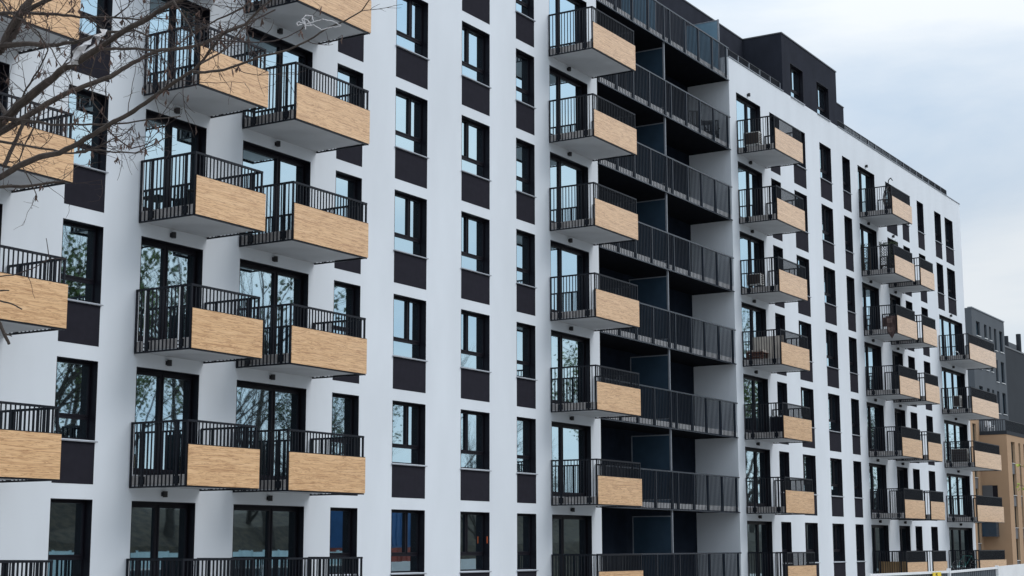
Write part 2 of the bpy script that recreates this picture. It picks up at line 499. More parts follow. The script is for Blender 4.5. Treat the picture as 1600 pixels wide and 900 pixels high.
for ci, (x0, x1, rows, mu) in enumerate(WCOL):
    W = x1 - x0
    fm = window_me(W, SILL, mu)[0].mesh('window', [M['frame']])
    pm = pane_me(W, SILL, mu); sm = sill_me(W)
    dm = MB().box(0.004, W - 0.004, -0.004, 0.05, 0, PB - SILL - 0.046).mesh('dark_panel', [M['dark']])
    for k in rows:
        loc = (x0, 0, LZ[k] - SILL)
        wo = part('window', fm, loc)
        part('pane', pm, loc, wo); part('sill', sm, loc, wo)
        part('dark_panel', dm, (x0, 0, LZ[k] - PB))
        if (ci >= 5 and rc.random() < 0.55) or (ci < 5 and rc.random() < 0.15):
            c = MB(); xa = 0.10 if rc.random() < 0.5 else W * 0.55
            n = 10
            for i in range(n):
                xx = xa + i * 0.035
                c.quad((xx, YR + 0.16 + 0.03 * (i % 2), 0.05), (xx + 0.035, YR + 0.16 + 0.03 * ((i + 1) % 2), 0.05),
                       (xx + 0.035, YR + 0.16 + 0.03 * ((i + 1) % 2), SILL - 0.05), (xx, YR + 0.16 + 0.03 * (i % 2), SILL - 0.05))
            part('curtain', c.mesh('curtain', [M['curtain']]), loc, wo)
        if ci == 3 and k == 0:
            part('sticker', MB().box(W - 0.022, W - 0.0155, 0.055, 0.085, 0.78, 0.98).mesh('sticker', [M['orange']]), loc, wo)

# --- balcony doors, lamps
def door_me(W, H, mulls):
    f = MB(); t = 0.014
    f.box(0, t, -0.002, YR, 0, H); f.box(W - t, W, -0.002, YR, 0, H); f.box(t, W - t, -0.002, YR, H - t, H)
    fo = 0.05; y0, y1 = YR, YR + 0.075
    f.box(0, fo, y0, y1, 0, H); f.box(W - fo, W, y0, y1, 0, H)
    f.box(fo, W - fo, y0, y1, 0, 0.09); f.box(fo, W - fo, y0, y1, H - 0.07, H)
    e = [fo] + [W * q for q in mulls] + [W - fo]
    for q in mulls: f.box(W * q - 0.03, W * q + 0.03, y0 - 0.006, y1, 0.09, H - 0.07)
    for i in range(len(e) - 1):
        a = e[i] + (0.03 if i else 0); b = e[i + 1] - (0.03 if i < len(e) - 2 else 0); s = 0.042
        f.box(a, a + s, y0 - 0.02, y0 + 0.05, 0.09, H - 0.07); f.box(b - s, b, y0 - 0.02, y0 + 0.05, 0.09, H - 0.07)
        f.box(a + s, b - s, y0 - 0.02, y0 + 0.05, 0.09, 0.17); f.box(a + s, b - s, y0 - 0.02, y0 + 0.05, H - 0.13, H - 0.07)
    return f.mesh('balcony_door', [M['frame']])
lampm = MB().tube([(0, -0.075, 0.0), (0, -0.075, 0.13)], 0.055, 14).box(-0.05, 0.05, -0.035, -0.001, 0.02, 0.11).mesh('wall_lamp', [M['lamp']])

# --- balcony meshes
def bars(mb, a, b, fixed, axis, z0, z1, pitch=0.11, t=0.019, d=0.026):
    n = max(1, int(round((b - a) / pitch)))
    for i in range(1, n):
        p = a + (b - a) * i / n
        if axis == 'x': mb.box(p - t / 2, p + t / 2, fixed - d / 2, fixed + d / 2, z0, z1)
        else: mb.box(fixed - d / 2, fixed + d / 2, p - t / 2, p + t / 2, z0, z1)
def balcony_meshes(W, PW, fp=0.11):
    """local: x from 0 (left rail) to W, wall at y=0, z=0 is the window-head height"""
    s = MB()
    s.m(0).box(0.045, W - 0.045, -BD + 0.06, -0.001, -SLB + 0.01, -SLT)
    s.m(1).box(0.040, 0.0445, -BD + 0.062, -0.012, -SLB + 0.03, -SLT - 0.004); s.box(W - 0.0445, W - 0.040, -BD + 0.062, -0.012, -SLB + 0.03, -SLT - 0.004)
    r = MB()
    zt, zb = -RTOP, -SLB - 0.035
    yf = -BD + 0.025
    # top rail, bottom rail
    r.box(0.0, 0.05, yf - 0.025, -0.02, zt - 0.045, zt); r.box(W - 0.05, W, yf - 0.025, -0.02, zt - 0.045, zt)
    r.box(0.05, W - 0.05, yf - 0.025, yf + 0.025, zt - 0.045, zt)
    for xx in (0.005, W - 0.035): r.box(xx, xx + 0.03, yf - 0.015, -0.02, zb, zb + 0.035)
    r.box(0.035, W - 0.035, yf - 0.015, yf + 0.02, zb, zb + 0.035)
    # corner posts and intermediate posts with fixing plates
    for xx in (0.003, W - 0.043):
        r.box(xx, xx + 0.04, yf - 0.02, yf + 0.02, zb + 0.035, zt - 0.045)
        r.box(xx, xx + 0.04, -0.06, -0.02, zb + 0.035, zt - 0.045)
        for yy in (-0.36, -1.36):
            r.box(xx - 0.002, xx + 0.042, yy - 0.028, yy + 0.028, zb + 0.035, zt - 0.045)
            r.box(xx - 0.008, xx + 0.048, yy - 0.075, yy + 0.075, -SLB + 0.04, -SLT - 0.03)
            for bz in (-SLB + 0.08, -SLT - 0.07):
                for by in (-0.045, 0.045):
                    r.box(xx - 0.02, xx + 0.06, yy + by - 0.012, yy + by + 0.012, bz - 0.012, bz + 0.012)
        bars(r, yf + 0.02, -0.06, xx + 0.02, 'y', zb + 0.035, zt - 0.045)
    bars(r, 0.043, W - 0.043, yf, 'x', zb + 0.035, zt - 0.045, pitch=fp)
    # frame of the oak panel
    r.box(0.02, PW + 0.005, yf - 0.032, yf - 0.014, -PTOP, -PTOP + 0.022); r.box(0.02, PW - 0.02, yf - 0.032, yf - 0.0155, zb - 0.004, zb + 0.03)
    p = MB().box(0.03, PW, yf - 0.045, yf - 0.0325, -SLB - 0.003, -PTOP + 0.004)
    return s.mesh('balcony', [M['slab'], M['slabedge']]), r.mesh('railing', [M['rail']]), p.mesh('oak_panel', [M['wood']])

for ci, (d0, d1, r0, r1, p1, rows, mul) in enumerate(BCOL):
    dm = door_me(d1 - d0, FL, mul)
    pm = MB().box(0.04, d1 - d0 - 0.04, YR + 0.03, YR + 0.05, 0.05, FL - 0.04).mesh('pane', [M['glass']])
    sm, rm, om = balcony_meshes(r1 - r0, p1 - r0, 0.085 if ci >= 5 else 0.11)
    sill = MB().box(0.01, d1 - d0 - 0.01, -0.02, YR - 0.01, -0.03, 0.012).mesh('threshold', [M['sill']])
    for k in rows:
        loc = (d0, 0, LZ[k] - FL)
        do = part('balcony_door', dm, loc)
        part('pane', pm, loc, do); part('threshold', sill, loc, do)
        part('wall_lamp', lampm, (d0 + (d1 - d0) * 0.47, 0, LZ[k] + 0.10))
        b = part('balcony', sm, (r0, 0, LZ[k]))
        part('railing', rm, (r0, 0, LZ[k]), b)
        part('oak_panel', om, (r0, 0, LZ[k]), b)
        if ci == 1 and k == 2:
            st = MB()  # thin upright white strips on the left side railing
            for yy in (-0.30, -1.30): st.box(-0.006, -0.0025, yy - 0.028, yy + 0.004, -SLB + 0.02, -RTOP - 0.05)
            part('white_strip', st.mesh('white_strip', [M['white_p']]), (r0, 0, LZ[k]), b)
        if (ci >= 4 and rc.random() < 0.5):
            c = MB(); W = d1 - d0; xa = W * 0.55
            for i in range(16):
                xx = xa + i * 0.05; a = 0.04 * (i % 2); bb = 0.04 * ((i + 1) % 2)
                c.quad((xx, YR + 0.18 + a, 0.1), (xx + 0.05, YR + 0.18 + bb, 0.1), (xx + 0.05, YR + 0.18 + bb, FL - 0.08), (xx, YR + 0.18 + a, FL - 0.08))
            part('curtain', c.mesh('curtain', [M['curtain']]), loc, do)

# --- loggia bay
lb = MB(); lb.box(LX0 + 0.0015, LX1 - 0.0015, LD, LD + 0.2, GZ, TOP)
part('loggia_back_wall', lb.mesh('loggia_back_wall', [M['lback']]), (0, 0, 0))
LW = LX1 - LX0
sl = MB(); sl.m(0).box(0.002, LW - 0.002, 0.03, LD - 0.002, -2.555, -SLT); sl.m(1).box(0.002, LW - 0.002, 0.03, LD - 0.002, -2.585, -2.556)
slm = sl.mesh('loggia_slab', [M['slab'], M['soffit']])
lr = MB(); zt, zb = -RTOP, -2.62; yf = -0.02
lr.m(1); lr.box(0.005, LW - 0.04, yf - 0.03, yf + 0.03, zt - 0.05, zt); lr.box(0.005, LW - 0.04, yf - 0.022, yf + 0.028, zb, zb + 0.04)
posts = [46.26, 47.59, 48.88, 50.16, 51.48, 51.97, 53.31, 54.55, 55.84, 57.22]
for q in posts: lr.box(q - LX0 - 0.02, q - LX0 + 0.02, yf - 0.034, yf + 0.034, zb + 0.04, zt - 0.05)
lr.m(0)
for q in posts: lr.box(q - LX0 - 0.05, q - LX0 + 0.05, yf + 0.004, 0.029, -2.55, -SLT - 0.02)
for a, b in zip(posts, posts[1:]): bars(lr, a - LX0, b - LX0, yf, 'x', zb + 0.04, zt - 0.05, pitch=0.12, t=0.018, d=0.024)
lrm = lr.mesh('loggia_railing', [M['lrail'], M['lpost']])
ldm = MB()
for a in (0.7, 6.5):
    ldm.box(a, a + 0.07, -0.05, 0.0, 0, 2.3); ldm.box(a + 2.4, a + 2.47, -0.05, 0.0, 0, 2.3); ldm.box(a + 0.07, a + 2.4, -0.05, 0.0, 2.23, 2.3)
    ldm.box(a + 1.2, a + 1.27, -0.05, 0, 0, 2.23)
ldm = ldm.mesh('loggia_door', [M['frame']])
lpm = MB().box(0.77, 3.1, -0.03, -0.002, 0.02, 2.23).box(6.57, 8.9, -0.03, -0.002, 0.02, 2.23).mesh('pane', [M['screen']])
def screen(x, y0, y1, z0, z1, full, pane='screen'):
    f = MB()
    f.box(-0.03, 0.03, y0 - 0.03, y0 + 0.03, z0, full)
    f.box(-0.022, 0.022, y0 + 0.03, y1, z1, z1 + 0.035)
    f.box(-0.022, 0.022, y0 + 0.03, y1, z0 + 0.12, z0 + 0.155)
    f.box(-0.022, 0.022, y1, y1 + 0.04, z0, z1 + 0.035)
    o = part('privacy_screen', f.mesh('privacy_screen', [M['post']]), (x, 0, 0))
    part('pane', MB().box(-0.008, 0.008, y0 + 0.031, y1 - 0.001, z0 + 0.156, z1 - 0.001).mesh('pane', [M[pane]]), (x, 0, 0), o)
for k in range(8):
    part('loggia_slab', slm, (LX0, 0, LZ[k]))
    part('loggia_railing', lrm, (LX0, 0, LZ[k]))
    if k < 7:
        do = part('loggia_door', ldm, (LX0, LD, LZ[k] - SLT))
        part('pane', lpm, (LX0, LD, LZ[k] - SLT), do)
        screen(51.6, 0.06, 1.60, LZ[k] - SLT, LZ[k] + 0.06, LZ[k] + 0.31)
    else:
        screen(51.6, 0.36, 1.78, LZ[k] - SLT, LZ[k], LZ[k] + 0.05, 'frost')
        screen(57.40, 0.36, 1.78, LZ[k] - SLT, LZ[k] - 0.02, LZ[k] + 0.03, 'frost')

# --- attic storey
AT = 24.03
at = MB()
AX0, AX1 = 63.42, 70.31
ah = [(64.37, 65.93, 21.31, 22.93), (67.64, 69.22, 21.31, 22.93)]
def wall_grid(mb, x0, x1, z0, z1, hs, y, th):
    xx = sorted(set([x0, x1] + [h[0] for h in hs] + [h[1] for h in hs])); zz = sorted(set([z0, z1] + [h[2] for h in hs] + [h[3] for h in hs]))
    for i in range(len(xx) - 1):
        run = None
        for j in range(len(zz) - 1):
            cx, cz = (xx[i] + xx[i + 1]) / 2, (zz[j] + zz[j + 1]) / 2
            if not any(h[0] < cx < h[1] and h[2] < cz < h[3] for h in hs):
                mb.box(xx[i], xx[i + 1], y, y + th, zz[j], zz[j + 1])
wall_grid(at, AX0, AX1, TOP + 0.001, AT, [(64.37, 65.93, TOP + 0.001, 22.93), (67.64, 69.22, TOP + 0.001, 22.93)], 0.003, 0.34)
at.box(AX0, AX0 + 0.3, 0.344, 9, TOP - 0.3, AT); at.box(AX1 - 0.3, AX1, 0.344, 9, TOP - 0.3, AT)
at.box(X0 + 1, AX0 - 0.001, LD, LD + 0.3, TOP - 0.3, AT); at.box(AX1 + 0.001, 76.5, LD, 9, TOP - 0.3, AT)
at.box(AX0 + 0.301, AX1 - 0.301, 2.6, 2.7, TOP - 0.3, AT)
at.box(X0 + 1, AX1, 9.001, 9.3, TOP - 0.3, AT)
part('attic_wall', at.mesh('attic_wall', [M['attic']]), (0, 0, 0))
rf = MB(); rf.box(X0 + 1, AX0 - 0.03, LD - 0.03, 9.3, AT + 0.001, AT + 0.05); rf.box(AX0 - 0.028, AX1 + 0.03, -0.03, 9.3, AT + 0.002, AT + 0.055); rf.box(AX1 + 0.032, 76.53, LD - 0.03, 9.05, AT + 0.001, AT + 0.05)
part('attic_roof', rf.mesh('attic_roof', [M['dcoping']]), (0, 0, 0))
for x0, x1, z0, z1 in ah:
    W = x1 - x0; z0 = TOP + 0.001; H = z1 - z0
    wo = part('window', window_me(W, H, 0.39)[0].mesh('window', [M['frame']]), (x0, 0.003, z0))
    part('pane', pane_me(W, H, None), (x0, 0.003, z0), wo)
    part('sill', sill_me(W), (x0, 0.003, z0 + 0.03), wo)
# --- parapet coping and roof railings
cp = MB()
for a, b in ((X0 - 0.03, LX0), (LX1, AX0 - 0.003), (AX1 + 0.003, X1 + 0.03)):
    cp.box(a, b, -0.035, WT + 0.03, TOP + 0.001, TOP + 0.035)
cp.box(X1 - 0.36, X1 + 0.03, WT + 0.031, 13.03, TOP + 0.001, TOP + 0.035)
part('parapet_coping', cp.mesh('parapet_coping', [M['coping']]), (0, 0, 0))
def roof_rail(a, b):
    f = MB(); zb, zt = TOP + 0.10, TOP + 0.37
    f.m(0).box(a, b, 0.08, 0.12, zt, zt + 0.035); f.box(a, b, 0.085, 0.115, zb - 0.02, zb)
    n = int(round((b - a) / 1.12))
    for i in range(n + 1):
        x = a + (b - a) * i / n
        f.m(1).box(x - 0.02, x + 0.02, 0.07, 0.13, TOP + 0.036, zt)
    f.m(0)
    m = int((b - a) / 0.11)
    for i in range(m):
        x = a + (b - a) * (i + 0.5) / m
        f.box(x - 0.01, x + 0.01, 0.087, 0.113, zb, zt)
    part('roof_railing', f.mesh('roof_railing', [M['rail'], M['post']]), (0, 0, 0))
roof_rail(57.60, 63.30)
roof_rail(70.45, 88.45)
roof_rail(X0 + 0.1, LX0 - 0.1)

# ------------------------------------------------------------------ buildings farther down the street
def F(k): return LZ[k] - SLT                         # floor of a balcony on storey k

TB = thing('tan_apartment_building', 'tan rendered building with grey upper storeys and a roof terrace beyond the white block', 'apartment building', (150, 14, GZ))
t = MB(); xc = 144.48
frontw = [(145.92, 147.25), (148.58, 149.25), (150.35, 151.0), (152.9, 154.2), (156.5, 157.2), (159, 160.3), (163, 164.3)]
strips = [(a, b, GZ, 10.97) for a, b in frontw]
wall_grid(t, xc, 175, GZ - 0.3, 11.55, strips, 11.5, 0.35)
t.box(xc, xc + 0.35, 11.851, 13.899, GZ - 0.3, 11.55)
wing = [(142.25, 143.42), (139.2, 140.4), (136, 137.2)]
wall_grid(t, 128, xc, GZ - 0.3, 13.3, [(a, b, GZ, 12.5) for a, b in wing], 13.9, 0.3)
part('wall', t.mesh('wall', [M['btan']]), (0, 0, 0), TB)
t = MB(); t.box(xc - 0.04, 175, 11.46, 13.9, 11.555, 11.88); t.box(xc + 0.36, 175, 11.86, 13.9, 11.40, 11.55)
part('terrace_slab', t.mesh('terrace_slab', [M['bdark']]), (0, 0, 0), TB)
def strip_fill(a, b, y, heads, root):
    for h in heads:
        wo = part('window', MB().box(a, a + 0.06, y, y + 0.08, h - 1.92, h).box(b - 0.06, b, y, y + 0.08, h - 1.92, h).box(a + 0.06, b - 0.06, y, y + 0.08, h - 0.06, h).box(a + 0.06, b - 0.06, y, y + 0.08, h - 1.92, h - 1.86).mesh('window', [M['frame']]), (0, 0, 0), root)
        part('pane', MB().box(a + 0.05, b - 0.05, y + 0.03, y + 0.05, h - 1.9, h - 0.03).mesh('pane', [M['glass']]), (0, 0, 0), wo)
        part('sill', MB().box(a - 0.03, b + 0.03, y - 0.2, y - 0.001, h - 1.95, h - 1.921).mesh('sill', [M['white_p']]), (0, 0, 0), wo)
        part('grey_panel', MB().box(a + 0.001, b - 0.001, y - 0.11, y + 0.1, h - 2.9 + 0.002, h - 1.952).mesh('grey_panel', [M['bpanel']]), (0, 0, 0), root)
for a, b in frontw: strip_fill(a, b, 11.72, (10.97, 8.07, 5.17, 2.27), TB)
for a, b in wing: strip_fill(a, b, 14.08, (12.5, 9.6, 6.7, 3.8), TB)
t = MB(); t.box(142.0, 175, 14.3, 14.4, GZ, 11.3); t.box(128, 143.9, 14.3, 14.4, 11.3, 13.2)
part('room_wall', t.mesh('room_wall', [M['interior']]), (0, 0, 0), TB)
# upper grey storeys
GX0, GX1, GT = 143.99, 155.42, 23.2
gw = [(145.33, 146.65, 1.35), (148.1, 148.98, 1.3), (149.87, 150.55, 1.3), (151.6, 152.42, 2.1), (153.5, 154.72, 2.05)]
gh = [(a, b, h - l, h) for a, b, l in gw for h in (22.15, 19.15, 16.15)]
t = MB(); wall_grid(t, GX0, GX1, 11.0, GT, gh, 13.95, 0.3)
t.box(GX0, GX0 + 0.3, 14.251, 30, 11, GT); t.box(GX1 - 0.3, GX1, 14.251, 30, 11, GT); t.box(GX0 + 0.3, GX1 - 0.3, 29.7, 30, 11, GT)
t.box(GX0 + 0.301, GX1 - 0.301, 14.6, 29.69, GT - 0.5, GT - 0.2)
part('upper_wall', t.mesh('upper_wall', [M['bgrey']]), (0, 0, 0), TB)
part('roof_edge', MB().box(GX0 - 0.05, GX1 + 0.05, 13.88, 14.30, GT + 0.001, GT + 0.09).mesh('roof_edge', [M['coping']]), (0, 0, 0), TB)
part('chimney', MB().box(147.0, 152.4, 20.0, 22.0, GT - 0.2, 24.9).box(146.9, 152.5, 19.9, 22.1, 24.901, 25.0).mesh('chimney', [M['bdark']]), (0, 0, 0), TB)
for a, b, h0, h in gh:
    wo = part('window', MB().box(a, a + 0.07, 14.1, 14.2, h0, h).box(b - 0.07, b, 14.1, 14.2, h0, h).box(a + 0.07, b - 0.07, 14.1, 14.2, h - 0.07, h).box(a + 0.07, b - 0.07, 14.1, 14.2, h0, h0 + 0.07).mesh('window', [M['frame']]), (0, 0, 0), TB)
    part('pane', MB().box(a + 0.05, b - 0.05, 14.14, 14.16, h0 + 0.03, h - 0.03).mesh('pane', [M['glass']]), (0, 0, 0), wo)
    part('sill', MB().box(a - 0.06, b + 0.06, 13.87, 14.09, h0 - 0.05, h0 - 0.002).mesh('sill', [M['white_p']]), (0, 0, 0), wo)
part('room_wall', MB().box(GX0 + 0.31, GX1 - 0.31, 14.4, 14.5, 11.5, GT - 0.55).mesh('room_wall', [M['interior']]), (0, 0, 0), TB)
# terrace railing
t = MB(); zr0, zr1 = 11.885, 12.88
t.box(xc - 0.02, 175, 11.52, 11.57, zr1 - 0.05, zr1); t.box(xc - 0.02, xc + 0.03, 11.571, 13.88, zr1 - 0.05, zr1)
for i in range(150):
    x = xc + 0.2 * i; t.box(x, x + 0.05, 11.53, 11.56, zr0, zr1 - 0.051)
for i in range(1, 12):
    y = 11.57 + 0.2 * i; t.box(xc - 0.01, xc + 0.02, y, y + 0.05, zr0, zr1 - 0.051)
to = part('terrace_railing', t.mesh('terrace_railing', [M['rail']]), (0, 0, 0), TB)
part('pane', MB().box(xc + 0.1, 175, 11.562, 11.575, zr0 + 0.03, zr1 - 0.06).mesh('pane', [M['screen']]), (0, 0, 0), to)
# small openings and a balcony on the tan side wall
t = MB(); t.box(xc - 0.06, xc - 0.001, 12.52, 12.95, 5.3, 7.0)
part('window', t.mesh('window', [M['frame']]), (0, 0, 0), TB)
t = MB()
for i in range(9): t.box(xc - 0.09, xc - 0.04, 13.0 + i * 0.1, 13.06 + i * 0.1, 5.9, 7.02)
t.box(xc - 0.035, xc - 0.001, 12.96, 13.88, 5.3, 7.02)
part('slat_screen', t.mesh('slat_screen', [M['bpanel']]), (0, 0, 0), TB)
t = MB(); t.box(xc - 0.9, xc - 0.002, 12.58, 13.86, 2.45, 2.68); t.box(xc - 0.9, xc - 0.86, 12.58, 13.86, 2.681, 3.75); t.box(xc - 0.859, xc - 0.002, 12.58, 12.62, 2.681, 3.75)
part('balcony', t.mesh('balcony', [M['screen']]), (0, 0, 0), TB)
t = MB(); t.box(xc - 0.02, xc - 0.001, 12.7, 13.8, 2.7, 4.7)
part('balcony_door', t.mesh('balcony_door', [M['frame']]), (0, 0, 0), TB)

SB = thing('slate_building', 'plain slate grey building end with two roof pipes, farthest in the street', 'apartment building', (280, 50, GZ))
t = MB(); t.box(250, 330, 40, 70, GZ, 33.6)
part('wall', t.mesh('wall', [M['bdark']]), (0, 0, 0), SB)
part('parapet_coping', MB().box(249.9, 330.1, 39.9, 40.5, 33.601, 33.85).mesh('parapet_coping', [M['dcoping']]), (0, 0, 0), SB)
part('roof_hut', MB().box(264.5, 271.5, 41, 46, 33.6, 35.25).mesh('roof_hut', [M['bgrey']]), (0, 0, 0), SB)
for x, h in ((263.9, 35.9), (272.4, 37.2)):
    part('roof_pipe', MB().tube([(x, 40.8, 33.6), (x, 40.8, h)], 0.42, 10).mesh('roof_pipe', [M['bdark']]), (0, 0, 0), SB)

# ------------------------------------------------------------------ trees
def grow(rng, mb, lf, p, d, length, rad, depth, leafy, spread=0.55):
    n = 4
    pts = [p]; rads = [rad]
    q = p.copy(); dd = d.copy()
    for i in range(n):
        dd = (dd + Vector((rng.uniform(-1, 1), rng.uniform(-1, 1), rng.uniform(-0.5, 0.8))) * 0.13).normalized()
        q = q + dd * (length / n)
        pts.append(q.copy()); rads.append(rad * (1 - 0.42 * (i + 1) / n))
    mb.tube(pts, rads, 6 if depth > 3 else (4 if depth > 1 else 3), cap=False)
    if depth == 0 or (depth <= 1 and leafy):
        if leafy:
            for _ in range(leafy):
                c = pts[rng.randint(1, n)] + Vector((rng.gauss(0, 0.22), rng.gauss(0, 0.22), rng.gauss(0, 0.2)))
                a = Vector((rng.uniform(-1, 1), rng.uniform(-1, 1), rng.uniform(-1, 1))).normalized() * rng.uniform(0.05, 0.10)
                b = a.orthogonal().normalized() * rng.uniform(0.04, 0.08)
                lf.quad(c - a, c + b, c + a, c - b)
        if depth == 0: return
    k = rng.randint(3, 4) if depth > 1 else rng.randint(3, 5)
    for i in range(k):
        t = rng.uniform(0.45, 1.0) if i else 1.0
        idx = min(n - 1, int(t * n)); base = pts[idx].lerp(pts[idx + 1], t * n - idx) if idx < n else pts[n]
        if i == 0: base = pts[n]
        side = Vector((rng.uniform(-1, 1), rng.uniform(-1, 1), rng.uniform(-0.35, 0.7)))
        nd = (dd + side * (spread if i == 0 else spread * 1.6)).normalized()
        grow(rng, mb, lf, base, nd, length * rng.uniform(0.62, 0.82), rads[idx] * (0.75 if i == 0 else 0.55), depth - 1, leafy, spread)
kinds = []
for s, leafy, h in ((1, 0, 3.6), (5, 9, 3.4), (9, 4, 3.8)):
    rng = random.Random(s); mb = MB(); lf = MB()
    grow(rng, mb, lf, Vector((0, 0, 0)), Vector((0.05, 0, 1)), h, 0.20, 5 if leafy == 0 else 4, leafy, 0.5)
    kinds.append((mb.mesh('trunk', [M['bark2']]), lf.mesh('crown', [M['leaf'] if leafy == 9 else M['leaf2']]) if leafy else None))
rt_ = random.Random(21)
TREE_LABEL = ['bare dark tree on the leafy bank across the road, mirrored in the panes',
              'tree in fresh green leaf on the bank across the road, mirrored in the panes',
              'sparsely leaved tree on the bank across the road, mirrored in the panes']
def plant(x, y, sc, kd):
    z = GZ + 2.0
    o = thing('street_tree', TREE_LABEL[kd], 'tree', (x, y, z), 'trees on the bank across the road')
    o.rotation_euler = (0, 0, rt_.uniform(0, 6.28)); o.scale = (sc * 0.85, sc * 0.85, sc)
    part('trunk', kinds[kd][0], (x, y, z), o)
    if kinds[kd][1]: part('crown', kinds[kd][1], (x, y, z), o)
for x0, x1, step, s0, s1, seq in ((43, 77, 2.6, 1.6, 2.3, (0, 1, 0, 2, 0, 0, 2, 1)), (77.5, 101, 2.6, 1.15, 1.5, (0, 0, 2, 0)), (101, 122, 5, 0.8, 1.0, (0, 2, 0)),
                                  (124, 160, 4.5, 2.2, 2.7, (2, 1, 0, 2, 1)), (162, 235, 7, 1.7, 2.2, (0, 2, 0, 1))):
    x = x0; i = 0
    while x < x1:
        plant(x, rt_.uniform(-44, -39), rt_.uniform(s0, s1), seq[i % len(seq)])
        x += step * rt_.uniform(0.75, 1.25); i += 1

